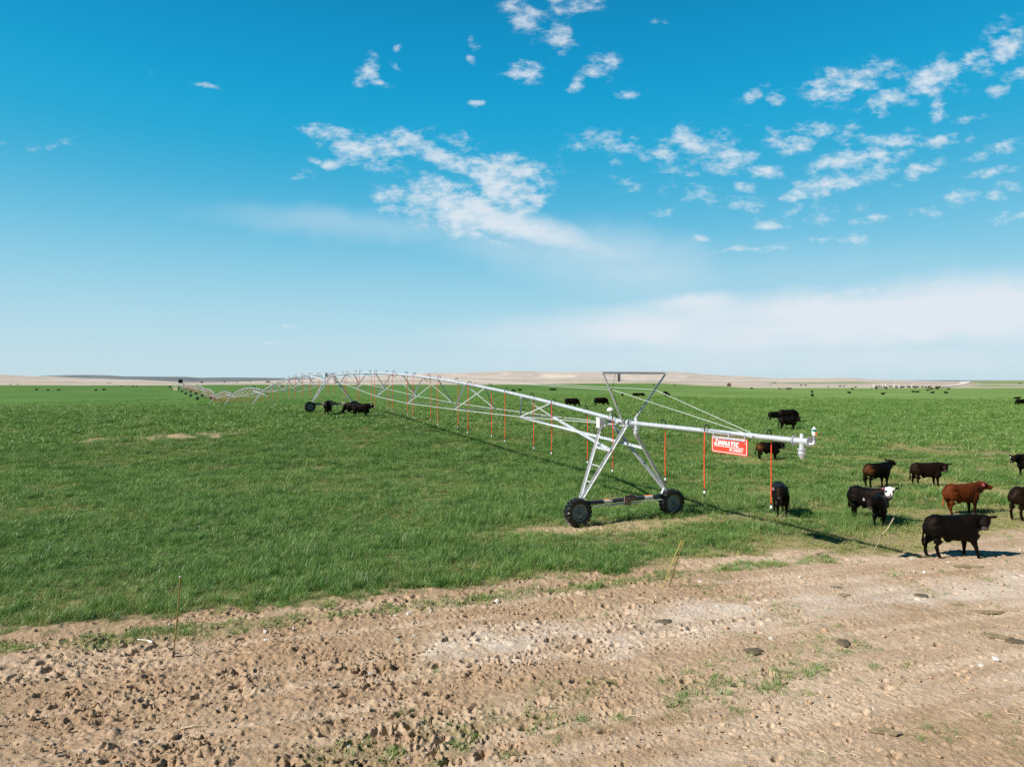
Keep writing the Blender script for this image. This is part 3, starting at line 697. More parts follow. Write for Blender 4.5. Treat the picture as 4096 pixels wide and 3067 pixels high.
c_, d_, sp_, ch_, ba_, ed_ = masks(X, Y); lf = 1 - sstep(-1.5, 7.0, X - (Y - 12) * .35)
keep = (rg.random(n) < (1 - c_) * (.10 + .35 * lf) * (.4 + 1.6 * np.clip(fbm(X / 1.2, Y / 1.2, 2, 205) + .25, 0, 1)))
X, Y = X[keep], Y[keep]; n = len(X); print('clods', n)
cm_ = bpy.data.meshes.new('soil_crumbs'); cm_.vertices.add(n); cm_.vertices.foreach_set('co', np.stack([X, Y, H(X, Y) + .012], -1).ravel().astype(np.float32))
sz = np.exp(rg.normal(-4.05, .45, n)); a = cm_.attributes.new('scl', 'FLOAT_VECTOR', 'POINT'); a.data.foreach_set('vector', np.repeat(sz[:, None], 3, 1).ravel().astype(np.float32))
ii = rg.integers(0, 3, n); ii[rg.random(n) < .03] = 3
a = cm_.attributes.new('idx', 'INT', 'POINT'); a.data.foreach_set('value', ii.astype(np.int32))
a = cm_.attributes.new('rot', 'FLOAT_VECTOR', 'POINT'); a.data.foreach_set('vector', rg.uniform(0, 6.28, (n, 3)).ravel().astype(np.float32))
tag(instancer('soil_crumbs', cm_, cr_o), 'loose crumbs of dry earth scattered over the dirt', 'soil', kind='stuff')
# ---------------------------------------------------------------- the irrigation machine
D2 = Vector((-0.4655, 0.8850, 0)).normalized()      # along the pipe, away from the free end
N2 = Vector((D2.y, -D2.x, 0))                        # across the pipe, the wheels' rolling direction
T1 = Vector((4.50, 27.2, 0)); SPAN = 50.2
TP = [T1 + D2 * (SPAN * k) for k in range(10)]
GZT = [0.0, 2.36, .12, -1.33, -2.63, -1.2, -1.1, -1.0, -.7, -.3]
PH = 3.86                                            # pipe height over the ground at a tower
TB = [Vector((p.x, p.y, g)) for p, g in zip(TP, GZT)]
PZ = [g + PH for g in GZT]; PZ[0] = 3.92; PZ[1] = 6.16
root = tag(empty('irrigation_machine', (T1.x, T1.y, 0)), 'long galvanised wheeled irrigation machine arching across the green field to the horizon', 'irrigation machine')
def pipe_pt(k, s, dz=0, dn=0):                       # span k runs from tower k to tower k+1
    t = s / SPAN
    z = PZ[k] * (1 - t) + PZ[k + 1] * t + 0.92 * 4 * t * (1 - t) + dz
    p = TP[k] + D2 * s + N2 * dn
    return Vector((p.x, p.y, z))
NODES = [7.17 * (i + 1) for i in range(6)]
DEP = [.86, 1.38, 1.70, 1.70, 1.34, .86]; HW = [.88, 1.30, 1.62, 1.62, 1.27, .86]
far_n = lambda k: 10 if k < 2 else 6
for k in range(9):
    mb = MB(); mb.tube([pipe_pt(k, SPAN * i / 28) for i in range(29)], 0.086, 14 if k < 2 else 8)
    if k < 3:
        for i in range(1, 7):                       # joint flanges
            a = pipe_pt(k, SPAN * i / 7 - .012); b_ = pipe_pt(k, SPAN * i / 7 + .012); mb.ring(a, b_, .12, n=14)
    pipe = mb.build('pipe', M_galv, root, loc=TB[k], smooth=True)
    for q, (s, d, w) in enumerate(zip(NODES, DEP, HW)):
        nd_ = [pipe_pt(k, s, -d, -w), pipe_pt(k, s, -d, w)]; mb = MB()
        for sd_, n_ in zip((-1, 1), nd_):
            for ds in (-1.35, 1.35):
                if k < 2: mb.angle(n_, pipe_pt(k, s + ds, -.08, sd_ * .05), .055, .007)
                else: mb.ring(n_, pipe_pt(k, s + ds, -.08, sd_ * .05), .024, n=5)
        if k < 2:
            mb.angle(nd_[0], nd_[1], .045, .006)
            for ds in (-1.35, 1.35): mb.box(pipe_pt(k, s + ds, -.10), .20, .20, .03, Matrix.Rotation(math.atan2(D2.y, D2.x), 3, 'Z'))
        else: mb.ring(nd_[0], nd_[1], .020, n=5)
        mb.build('truss', M_galv2, pipe, loc=pipe_pt(k, s))
    for w_ in (-1, 1):
        mb = MB(); line = [pipe_pt(k, .4, -.15, w_ * .12)] + [pipe_pt(k, s, -d, w_ * w) for s, d, w in zip(NODES, DEP, HW)] + [pipe_pt(k, SPAN - .4, -.15, w_ * .12)]
        mb.tube(line, .0165 if k < 2 else .02, 6)
        mb.build('truss_rod', M_rod, pipe, loc=TB[k])
# towers
def tower_parts(k):
    """parts of the drive tower k, as (name, MB, material, sub parts)"""
    B = TB[k]; top = Vector((TP[k].x, TP[k].y, PZ[k])); out = []
    hb = 2.30
    def q(n, s, z): 
        p = TP[k] + N2 * n + D2 * s; return Vector((p.x, p.y, B.z + z))
    for sgn in (-1, 1):
        foot = q(sgn * 2.12, -.02, 1.02)
        for s_top in (-.25, 1.35):
            t_ = pipe_pt(k, max(s_top, 0), -.05, sgn * .10) if s_top > 0 else top + D2 * s_top + N2 * (sgn * .10) + Vector((0, 0, -.08))
            f_ = foot + D2 * (.05 if s_top > 0 else -.05)
            m = MB(); m.angle(f_, t_, .10, .012, up=N2 * sgn); out.append(('tower_leg', m, M_galv2, []))
        # rungs between the two legs of this side
        a0 = foot - D2 * .05; a1 = top + D2 * (-.25) + N2 * (sgn * .10); b0 = foot + D2 * .05; b1 = pipe_pt(k, 1.35, -.05, sgn * .10)
        for f in ((.22, .42, .63) if sgn < 0 else (.63,)):
            m = MB(); w = .10 if f > .6 else .045; m.beam(a0.lerp(a1, f), b0.lerp(b1, f), [(-.012, -w/2), (.012, -w/2), (.012, w/2), (-.012, w/2)]); out.append(('rung', m, M_galv2, []))
        # long brace crossing from the first truss node to the leg on the other side
        if k < 9:
            m = MB(); m.angle(pipe_pt(k, NODES[0], -DEP[0], -sgn * HW[0]), a0.lerp(a1, .635), .095, .012); out.append(('brace', m, M_galv, []))
    # foot gussets, base beam, drive shaft, motor
    for sgn in (-1, 1):
        m = MB(); m.beam(q(sgn * 2.10, 0, 1.12), q(sgn * 1.92, 0, .82), [(-.13, -.05), (.13, -.05), (.13, .05), (-.13, .05)], up=D2)
        out.append(('foot_bracket', m, M_galv2, []))
    m = MB(); m.ring(q(-1.98, 0, .85), q(1.98, 0, .85), .085, n=14)
    lab = []
    for n0 in (-1.05, .95):
        l = MB(); l.lathe([(.0865, 0), (.0875, .001), (.0875, .40), (.0865, .401)], q(n0, 0, .85), N2, 20); lab.append(('warning_label', l, M_white))
        l = MB(); l.lathe([(.0875, 0), (.0885, .001), (.0885, .40), (.0875, .401)], q(n0, 0, .85), N2, 20)
        # only the upper band is orange
        l.f = [f for f in l.f if len(f) == 4 and min(l.v[i][2] for i in f) > B.z + .85 + .045]; l.m = [0] * len(l.f); lab.append(('warning_label', l, M_orange))
    out.append(('base_beam', m, M_dark, lab))
    m = MB(); m.ring(q(-1.9, -.14, .72), q(1.9, -.14, .72), .022, n=8); m.ring(q(-.75, -.14, .72), q(-.15, -.14, .72), .045, n=10); m.ring(q(.2, -.14, .72), q(.6, -.14, .72), .035, n=10); out.append(('drive_shaft', m, M_galv, []))
    m = MB(); m.ring(q(.0, -.16, .93), q(.34, -.16, .93), .095, .10, n=14); m.ring(q(-.10, -.16, .93), q(.0, -.16, .93), .07, .095, n=14); m.box(q(.0, -.15, .78), .20, .20, .26, Matrix.Rotation(math.atan2(N2.y, N2.x), 3, 'Z'))
    m.box(q(.17, -.16, 1.03), .14, .12, .06, Matrix.Rotation(math.atan2(N2.y, N2.x), 3, 'Z')); out.append(('gear_motor', m, M_motor, []))
    # wheels
    for sgn in (-1, 1):
        c = q(sgn * hb, -.12, .56); ax = -D2
        t_ = MB(); Rr = .53; W = .145
        t_.lathe([(.31, -W * .75), (.36, -W), (.46, -W * 1.06), (.515, -W * .85), (Rr, -W * .4), (Rr + .004, 0), (Rr, W * .4), (.515, W * .85), (.46, W * 1.06), (.36, W), (.31, W * .75)], c, ax, 40, caps=False)
        e1 = N2; e2 = Vector((0, 0, 1))
        for i in range(40):                          # chevron lugs
            a = 2 * math.pi * (i // 2) / 20 + (math.pi / 20 if i % 2 else 0); side = 1 if i % 2 else -1
            pts_ = []
            for tt, hh in ((0, .02), (.5, .85), (1, 1.08)):
                aa = a - tt * .26 * 1; rr_ = Rr - (.06 if tt == 1 else .0); pts_.append(c + (e1 * math.cos(aa) + e2 * math.sin(aa)) * rr_ + ax * (side * W * hh))
            for p0, p1 in zip(pts_[:-1], pts_[1:]):
                up = ((p0 + p1) / 2 - c); t_.beam(p0, p1, [(-.026, -.03), (.026, -.03), (.017, .04), (-.017, .04)], up=up)
        r_ = MB(); r_.lathe([(.02, .06), (.07, .135), (.075, .09), (.15, .085), (.17, .07), (.25, .06), (.29, .09), (.30, .125), (.335, .125), (.335, -.12), (.29, -.12), (.02, -.05)], c, ax, 32)
        for i in range(8):
            aa = i * math.pi / 4; p = c + (e1 * math.cos(aa) + e2 * math.sin(aa)) * .115 + ax * .09; r_.ring(p, p + ax * .025, .014, n=6)
        g_ = MB(); g_.box(q(sgn * hb, .08, .60), .22, .24, .32, Matrix.Rotation(math.atan2(N2.y, N2.x), 3, 'Z'))
        out.append(('wheel', t_, M_tyre, [('rim', r_, M_rim), ('gearbox', g_, M_galv2)]))
    # control box and joint on the pipe
    m = MB(); m.box(top + D2 * 1.05 - N2 * .42 + Vector((0, 0, -.05)), .22, .30, .36, Matrix.Rotation(math.atan2(D2.y, D2.x), 3, 'Z')); m.box(top + D2 * 1.05 - N2 * .42 + Vector((0, 0, .14)), .26, .34, .03, Matrix.Rotation(math.atan2(D2.y, D2.x), 3, 'Z'))
    m.box(top + D2 * 1.05 - N2 * .42 + Vector((0, 0, -.24)), .26, .34, .03, Matrix.Rotation(math.atan2(D2.y, D2.x), 3, 'Z'))
    out.append(('control_box', m, M_white, []))
    m = MB()
    m.ring(top + D2 * -.32, top + D2 * -.18, .135, n=18); m.ring(top + D2 * .3, top + D2 * .5, .11, n=18)
    m.box(top + D2 * -.1 + Vector((0, 0, -.13)), .55, .30, .04, Matrix.Rotation(math.atan2(D2.y, D2.x), 3, 'Z'))
    m.box(top + D2 * .75 - N2 * .2 + Vector((0, 0, -.15)), .10, .50, .05, Matrix.Rotation(math.atan2(D2.y, D2.x), 3, 'Z'))
    out.append(('pipe_joint', m, M_galv2, []))
    return out
tower0 = []; 
for (nm, m, mat, subs) in tower_parts(0):
    o = m.build(nm, mat, root, loc=TB[0], smooth=nm in ('wheel', 'base_beam', 'gear_motor', 'drive_shaft')); cs = [sm_.build(sn, smat, o, loc=TB[0], smooth=sn == 'rim') for sn, sm_, smat in subs]
    tower0.append((o, cs))
def far_simple(k):
    """the same tower, braces kept, for the tower k"""
    for (o, cs) in tower0:
        if o.name.startswith('control_box') and k > 3: continue
        if k >= 4 and o.name.startswith(('drive_shaft', 'rung', 'gear_motor', 'pipe_joint')): continue
        c = o.copy(); COL.objects.link(c); c.location = o.location + TB[k] - TB[0]
        if k > 1: cs = [x for x in cs if not x.name.startswith('gearbox')]
        for x in cs:
            y = x.copy(); COL.objects.link(y); y.parent = c
for k in range(1, 9): far_simple(k)
# a receiver dome on a short post beside the control box
tp0 = Vector((TP[0].x, TP[0].y, PZ[0]))
m = MB(); c = tp0 + D2 * 1.0 + N2 * .02
m.lathe([(.14, .42), (.145, .45), (.125, .50), (.08, .545), (.02, .56)], c, (0, 0, 1), 24); dome = m.build('antenna', M_white, root, loc=TB[0], smooth=True)
m = MB(); m.ring(c + Vector((0, 0, .05)), c + Vector((0, 0, .42)), .035, n=8); m.build('post', M_galv, dome, loc=TB[0])
# inverted triangle mast over the last tower
J = tp0 + D2 * -.45; J.z = PZ[0]
ctr = Vector((4.90, 27.0, 5.88)); TLp = ctr - N2 * 1.56; TRp = ctr + N2 * 1.56
for p_, sg in ((TLp, -1), (TRp, 1)):
    m = MB(); m.angle(J + D2 * (.35 if sg < 0 else 0) + N2 * (sg * .10) + Vector((0, 0, -.10 if sg < 0 else .06)), p_, .085, .010, up=D2 * -1); m.build('mast_arm', M_galv2, root, loc=TB[0])
m = MB(); m.angle(TLp - N2 * .03, TRp + N2 * .03, .085, .010, up=(0, 0, 1)); m.build('mast_crossbar', M_galv2, root, loc=TB[0])
mid_l = J.lerp(TLp, .66); mid_r = J.lerp(TRp, .66)
OV = lambda s, dz=0, dn=0: Vector((TP[0].x - D2.x * s + N2.x * dn, TP[0].y - D2.y * s + N2.y * dn, PZ[0] - .012 * s + dz))
for p_, s_e in ((mid_l, 6.15), (mid_r, 6.5)):
    m = MB(); m.tube([p_, OV(s_e, .08)], .009, 6); m.build('mast_cable', M_cable, root, loc=TB[0])
    m = MB(); m.tube([p_, pipe_pt(0, 18.5, .09)], .008, 6); m.build('mast_cable', M_cable, root, loc=TB[0])
m = MB(); m.box(ctr - N2 * .82 + Vector((0, 0, -.16)), .10, .10, .26); m.ring(ctr - N2 * .82 + Vector((0, 0, -.34)), ctr - N2 * .82 + Vector((0, 0, -.28)), .045, n=12); cm0 = m.build('mast_camera', M_grey, root, loc=TB[0])
m = MB(); cA = ctr - N2 * .98 + Vector((0, 0, -.04)); m.tube([cA, cA + Vector((-.12, 0, -.5)), mid_l + Vector((.03, 0, -.02)), mid_l + Vector((.16, 0, -.7)), tp0 + D2 * 1.2 + Vector((0, 0, .1))], .008, 5); m.build('cord', M_black, cm0, loc=TB[0])
m = MB(); bx = tp0 + D2 * 1.05 - N2 * .42 + Vector((0, 0, -.25))
m.tube([bx, bx + Vector((-.12, 0, -.25)), bx + Vector((-.28, -.05, -.12)), bx + Vector((-.22, -.05, .15)), tp0 + D2 * 1.6 - N2 * .1], .009, 5)
m.tube([bx + N2 * .1, bx + N2 * .12 + Vector((0, 0, -.5)), bx + N2 * .5 + Vector((0, 0, -.55))], .009, 5); m.build('wiring', M_black, root, loc=TB[0])
# overhang pipe, end caps, sand trap, end sprinkler
m = MB(); m.tube([OV(.45), OV(3.4), OV(6.0), OV(8.05)], .083, 16)
for s in (.47, 3.25, 6.8): m.ring(OV(s), OV(s + .02), .088, n=16)
boom = m.build('end_boom', M_galv, root, loc=TB[0], smooth=True)
def trap(name, s0, low, big):
    m = MB(); c = OV(s0); r = .088
    m.ring(OV(s0 - .26), OV(s0 - .235), .15, n=24); m.ring(OV(s0 - .235), OV(s0 + .24), .092, n=16)
    m.lathe([(.06, .05), (.06, .17), (.05, .19), (.05, .215)], c, (0, 0, 1), 16)
    m.lathe([(.074, 0), (.074, -.22), (.130, -.222), (.130, -.25), (.100, -.255), (.100, -.34), (.108, -.345), (.108, -.37), (.094, -.375), (.084, -.45), (.05, -.49), (.04, -.52)], c, (0, 0, 1), 22)
    return m.build(name, M_galv, root, loc=TB[0], smooth=True)
trap('sand_trap', 8.38, 1, 1); trap('sand_trap', .72, 1, 1)
c = OV(8.64)
m = MB(); m.ring(c, OV(8.66), .15, n=24); m.tube([OV(8.62, -.05), OV(8.70, -.07, -.02), OV(8.74, -.06, .03), OV(8.755, -.01, .05), OV(8.755, .05, .05)], .046, 12)
sg_ = m.build('end_sprinkler', M_galv, root, loc=TB[0], smooth=True)
c = OV(8.755, -.09, .05)
m = MB(); m.ring(c + Vector((0, 0, .08)), c + Vector((0, 0, .30)), .036, n=12); m.build('riser', M_grey, sg_, loc=TB[0])
m = MB(); m.lathe([(.045, .28), (.045, .31), (.06, .33), (.05, .36), (.03, .37), (.03, .39)], c, (0, 0, 1), 14); m.ring(c + Vector((-.05, 0, .31)), c + Vector((-.055, 0, .42)), .015, n=6); m.build('nozzle_body', M_white, sg_, loc=TB[0])
m = MB(); m.lathe([(.03, .39), (.05, .40), (.078, .44), (.078, .465), (.03, .467)], c, (0, 0, 1), 16); m.build('nozzle_cap', M_teal, sg_, loc=TB[0])
m = MB(); m.lathe([(.078, .466), (.04, .485), (.02, .53)], c, (0, 0, 1), 14); m.build('nozzle_tip', M_white, sg_, loc=TB[0])
m = MB(); m.box(c + Vector((.03, -.06, .34)), .05, .04, .05); m.build('nozzle_clip', M_hose, sg_, loc=TB[0])
m = MB(); m.tube([OV(4.3, .06, -.09), OV(6.55, -.01, -.13)], .008, 5); m.box(OV(6.6, -.01, -.12), .14, .06, .07, Matrix.Rotation(math.atan2(D2.y, D2.x), 3, 'Z')); m.build('boom_stay', M_galv, boom, loc=TB[0])
# drop hoses
hose_list = []
for s in (7.2 - .15, 4.75, 2.35): hose_list.append((OV(s), 1.70 if s < 6 else 1.60, -1 if int(s) % 2 == 0 else 1, 0))
hose_list[0] = (OV(7.1), 1.58, 1, 0); hose_list[1] = (OV(4.65), 1.72, -1, 0); hose_list[2] = (OV(2.2), 1.82, 1, 0)
for k in range(9):
    for i in range(21):
        s = .55 + 2.39 * i; t = s / SPAN
        chord = PZ[k] * (1 - t) + PZ[k + 1] * t
        hose_list.append((pipe_pt(k, s), chord - 2.08 + rnd.uniform(-.08, .08), -1 if i % 2 == 0 else 1, k))
def hose_mb(mh, mg, mn, top, zb, side, k, n):
    a = top + N2 * (side * .20); base = Vector((a.x, a.y, zb))
    sway = Vector((rnd.uniform(-.03, .03), rnd.uniform(-.02, .02), 0))
    mh.tube([a + Vector((0, 0, -.02)), a.lerp(base, .35) + sway, a.lerp(base, .7) + sway * .6, base + Vector((0, 0, .22))], .0175 if k < 3 else .022, n)
    arc = [top + Vector((0, 0, .06))] + [top + N2 * (side * (.10 - .10 * math.cos(q))) + Vector((0, 0, .12 + .11 * math.sin(q))) for q in [i * math.pi / 6 for i in range(7)]] + [a + Vector((0, 0, .0))]
    mg.tube(arc, .019 if k < 2 else .024, n)
    mn.ring(base + Vector((0, 0, .22)), base + Vector((0, 0, .16)), .028, n=8, mi=1); mn.ring(base + Vector((0, 0, .16)), base + Vector((0, 0, .06)), .034, n=8, mi=0)
    mn.ring(base + Vector((0, 0, .06)), base + Vector((0, 0, .03)), .02, n=6, mi=1); mn.ring(base + Vector((0, 0, -.03)), base + Vector((0, 0, -.05)), .05, .03, n=8, mi=1)
    for q in range(3):
        an = q * 2.094; dv = Vector((math.cos(an), math.sin(an), 0)); mn.tube([base + Vector((0, 0, .05)), base + dv * .05, base + Vector((0, 0, -.04)) + dv * .02], .008, 4, mi=1)
for j, (top, zb, side, k) in enumerate(hose_list[:90]):
    mh, mg, mn = MB(), MB(), MB(); hose_mb(mh, mg, mn, top, zb, side, k, 8 if k < 2 else 5)
    lo = Vector((top.x, top.y, zb))
    h_ = mh.build('drop_hose', M_hose, root, loc=lo, smooth=True); mg.build('hose_bend', M_black, h_, loc=lo, smooth=True); mn.build('nozzle', [M_nozw, M_black], h_, loc=lo)
mh, mg, mn = MB(), MB(), MB()
for (top, zb, side, k) in hose_list[90:]: hose_mb(mh, mg, mn, top, zb, side, k, 5)
o = mh.build('far_drop_hoses', M_hose, root, loc=TB[4]); o['kind'] = 'stuff'; x = mn.build('far_nozzles', [M_nozw, M_black], o, loc=TB[4]); x['kind'] = 'stuff'
# pivot point at the far end
PB = TB[9]; m = MB(); ap = PB + Vector((0, 0, 5.2))
for sx, sy in ((-1, -1), (1, -1), (1, 1), (-1, 1)):
    m.angle(PB + Vector((sx * 2.6, sy * 2.6, 0)), PB + Vector((sx * .25, sy * .25, 5.0)), .22, .05)
for f in (.35, .68):
    cs_ = [ (PB + Vector((sx * 2.6, sy * 2.6, 0))).lerp(PB + Vector((sx * .25, sy * .25, 5.0)), f) for sx, sy in ((-1, -1), (1, -1), (1, 1), (-1, 1))]
    for a_, b_ in zip(cs_, cs_[1:] + cs_[:1]): m.ring(a_, b_, .07, n=5)
m.ring(PB, ap, .12, n=10); m.build('pivot_frame', M_galv, root, loc=PB)

# ---------------------------------------------------------------- the sign hanging from the boom
sgn_o = OV(5.60, -.50); along = -D2; upv = Vector((0, 0, 1)); 
# lateral position: on the camera side of the pipe
sc = OV(5.62, 0, -.05); sc.z = PZ[0] - .46
sign = tag(empty('sign', sc), 'red rectangular sign with white lettering hanging from the end boom', 'sign')
tilt = (along + Vector((0, 0, -.012))).normalized()
def SP(a, z, n=0): return sc + tilt * a + upv * z - N2 * n
def rrect(w, h, r, seg=5):
    pts_ = []
    for cx_, cz_, a0 in ((w/2 - r, h/2 - r, 0), (-w/2 + r, h/2 - r, 90), (-w/2 + r, -h/2 + r, 180), (w/2 - r, -h/2 + r, 270)):
        for i in range(seg + 1): a = R(a0 + 90 * i / seg); pts_.append((cx_ + r * math.cos(a), cz_ + r * math.sin(a)))
    return pts_
def plate(mb, ptsl, n0, n1):
    k = len(ptsl); vs = [SP(a, z, n0) for a, z in ptsl] + [SP(a, z, n1) for a, z in ptsl]
    mb.add(vs, [tuple(range(k)), tuple(range(2 * k - 1, k - 1, -1))] + [(i, k + i, k + (i + 1) % k, (i + 1) % k) for i in range(k)])
m = MB(); plate(m, rrect(1.56, .54, .06), -.012, .012); m.build('panel', M_red, sign, loc=sc)
m = MB(); ou = rrect(1.50, .48, .05); inn = rrect(1.465, .445, .04); k = len(ou)
m.add([SP(a, z, .0145) for a, z in ou] + [SP(a, z, .0145) for a, z in inn], [(i, (i + 1) % k, k + (i + 1) % k, k + i) for i in range(k)]); m.build('border', M_sw, sign, loc=sc)
m = MB(); plate(m, [(-.70, .19), (.70, .19), (.70, .265), (-.70, .265)], .016, .040); m.build('hanger_bar', M_galv, sign, loc=sc)
for a in (-.68, 0, .68):
    m = MB(); m.box(SP(a, .32, .028), .035, .035, .14, Matrix.Rotation(math.atan2(D2.y, D2.x), 3, 'Z')); m.ring(SP(a, .40, .04), SP(a, .40, .0), .035, n=12); m.build('hook', M_galv, sign, loc=sc)
def text_mesh(name, body, size, a, z, shear, bold, sx=1.0):
    cu = bpy.data.curves.new('t', 'FONT'); cu.body = body; cu.size = size; cu.shear = shear; cu.offset = bold; cu.extrude = 0.0
    to = bpy.data.objects.new('t', cu); COL.objects.link(to); dg = bpy.context.evaluated_depsgraph_get(); dg.update()
    me = bpy.data.meshes.new_from_object(to.evaluated_get(dg)); bpy.data.objects.remove(to)
    xs = [v_.co.x for v_ in me.vertices]; x0 = min(xs)
    for v_ in me.vertices:
        p = SP(a + (v_.co.x - x0) * sx, z + v_.co.y, .0165); v_.co = p - sc
    me.materials.clear(); me.materials.append(M_sw); me.name = name
    return link(name, me, sign)
def block(word, x0, z0, h, w, gap, th, slant):
    """heavy slanted block capitals built from flat strokes"""
    x = x0
    for ch in word:
        m = MB(); hh, ww = (h, w)
        if ch == 'Z': hh, ww = h * 1.42, w * 1.15
        if ch == 'I': ww = th * 1.15
        if ch == 'M': ww = w * 1.22
        def q(*pp): m.add([SP(x + a + b_ * slant, z0 + b_, .0168) for a, b_ in pp], [tuple(range(len(pp)))])
        t = th
        if ch == 'Z': q((0, hh - t), (ww, hh - t), (ww, hh), (0, hh)); q((0, 0), (ww, 0), (ww, t), (0, t)); q((0, t), (t * 1.25, t), (ww, hh - t), (ww - t * 1.25, hh - t))
        elif ch == 'I': q((0, 0), (ww, 0), (ww, hh), (0, hh))
        elif ch == 'M': q((0, 0), (t, 0), (t, hh), (0, hh)); q((ww - t, 0), (ww, 0), (ww, hh), (ww - t, hh)); q((t, hh), (t, hh - t * 1.9), (ww / 2, hh * .12), (ww / 2, hh * .12 + t * 1.7)); q((ww - t, hh - t * 1.9), (ww - t, hh), (ww / 2, hh * .12 + t * 1.7), (ww / 2, hh * .12))
        elif ch == 'A': q((0, 0), (t, 0), (ww * .5 + t * .1, hh), (ww * .5 - t * .55, hh)); q((ww - t, 0), (ww, 0), (ww * .5 + t * .55, hh), (ww * .5 + t * .1, hh * .92)); q((ww * .26, hh * .22), (ww * .76, hh * .22), (ww * .70, hh * .40), (ww * .34, hh * .40))
        elif ch == 'T': q((-.01, hh - t), (ww + .01, hh - t), (ww + .01, hh), (-.01, hh)); q((ww / 2 - t / 2, 0), (ww / 2 + t / 2, 0), (ww / 2 + t / 2, hh - t), (ww / 2 - t / 2, hh - t))
        elif ch == 'C': q((t, 0), (ww, 0), (ww, t), (t, t)); q((t, hh - t), (ww, hh - t), (ww, hh), (t, hh)); q((0, t * .5), (t, 0), (t, hh), (0, hh - t * .5)); q((ww - t, t), (ww, t), (ww, hh * .33), (ww - t, hh * .33)); q((ww - t, hh * .68), (ww, hh * .68), (ww, hh - t), (ww - t, hh - t))
        m.build('letter', M_sw, sign, loc=sc); x += ww + gap
block('ZIMMATIC', -.665, -.012, .150, .118, .026, .042, .20)
text_mesh('letter', '\u2122', .075, .665, .085, 0, 0, .9)
m = MB(); plate(m, [(-.66, -.058), (.62, -.058), (.62, -.038), (-.66, -.038)], .0145, .0165); m.build('underline', M_sw, sign, loc=sc)
text_mesh('lettering', 'BY LINDSAY', .125, .02, -.172, .12, .003, .84)
# ---------------------------------------------------------------- cattle
def cow_mat():
    m, nt, b = new_mat('cow_hair'); N = nt.nodes; Lk = nt.links
    at = N.new('ShaderNodeAttribute'); at.attribute_name = 'coat'
    tc_ = N.new('ShaderNodeTexCoord'); mp = N.new('ShaderNodeMapping'); mp.inputs['Scale'].default_value = (7, 7, 22); Lk.new(tc_.outputs['Object'], mp.inputs['Vector'])
    n = N.new('ShaderNodeTexNoise'); n.inputs['Scale'].default_value = 2.4; n.inputs['Detail'].default_value = 6; n.inputs['Roughness'].default_value = .7; Lk.new(mp.outputs[0], n.inputs['Vector'])
    mr = N.new('ShaderNodeMapRange'); mr.inputs[1].default_value = .3; mr.inputs[2].default_value = .7; mr.inputs[3].default_value = .6; mr.inputs[4].default_value = 1.5; Lk.new(n.outputs['Fac'], mr.inputs[0])
    vm = N.new('ShaderNodeVectorMath'); vm.operation = 'SCALE'; Lk.new(at.outputs['Color'], vm.inputs[0]); Lk.new(mr.outputs[0], vm.inputs['Scale']); Lk.new(vm.outputs[0], b.inputs['Base Color'])
    b.inputs['Roughness'].default_value = .55; b.inputs['Specular IOR Level'].default_value = .09; b.inputs['Specular Tint'].default_value = (1, .82, .70, 1)
    bp = N.new('ShaderNodeBump'); bp.inputs['Distance'].default_value = .012; bp.inputs['Strength'].default_value = .7; n3 = N.new('ShaderNodeTexNoise'); n3.inputs['Scale'].default_value = 5.5; n3.inputs['Detail'].default_value = 3; Lk.new(tc_.outputs['Object'], n3.inputs['Vector'])
    b3 = N.new('ShaderNodeBump'); b3.inputs['Distance'].default_value = .03; b3.inputs['Strength'].default_value = .8; Lk.new(n3.outputs['Fac'], b3.inputs['Height'])
    Lk.new(n.outputs['Fac'], bp.inputs['Height']); Lk.new(b3.outputs[0], bp.inputs['Normal']); Lk.new(bp.outputs[0], b.inputs['Normal'])
    return m
M_cow = cow_mat()
M_eye = simple('cow_eye', (0.004, 0.003, 0.003), .1)
M_tagp = simple('pink_ear_tag', (0.75, 0.20, 0.32), .45); M_tagw = simple('pale_ear_tag', (0.68, 0.52, 0.60), .45); M_tagi = simple('tag_ink', (0.12, 0.06, 0.09), .6)
def loft(st, n=16, up=Vector((0, 0, 1))):
    """st: (centre, half width, half height up, half height down); closed tube of superellipse rings"""
    vs = []; fs = []; C = [Vector(s[0]) for s in st]
    for k, s in enumerate(st):
        d = (C[min(k + 1, len(C) - 1)] - C[max(k - 1, 0)]).normalized()
        sdv = d.cross(up)
        if sdv.length < .15: sdv = d.cross(Vector((1, 0, 0)) if abs(d.x) < .8 else Vector((0, 1, 0)))
        sdv.normalize(); uu = sdv.cross(d)
        for i in range(n):
            t = 2 * math.pi * i / n; c_, s_ = math.cos(t), math.sin(t)
            cx = math.copysign(abs(c_) ** .85, c_); sy = math.copysign(abs(s_) ** .9, s_)
            vs.append(C[k] + sdv * (cx * s[1]) + uu * (sy * (s[2] if s_ > 0 else s[3])))
    for k in range(len(st) - 1):
        for i in range(n):
            j = (i + 1) % n; fs.append((k * n + i, k * n + j, (k + 1) * n + j, (k + 1) * n + i))
    b0 = len(vs); vs.append(C[0]); vs.append(C[-1])
    for i in range(n):
        j = (i + 1) % n; fs.append((b0, j, i)); fs.append((b0 + 1, (len(st) - 1) * n + i, (len(st) - 1) * n + j))
    return vs, fs
def cyl_st(pts_): return [(p, r, r, r) for p, r in pts_]
def dirv(yaw, pitch): return Vector((math.cos(R(pitch)) * math.cos(R(yaw)), math.cos(R(pitch)) * math.sin(R(yaw)), math.sin(R(pitch))))
BLACK = (0.0030, 0.0025, 0.0022); DKBR = (0.011, 0.0055, 0.0032); RUST = (0.095, 0.036, 0.010); REDB = (0.085, 0.020, 0.005)
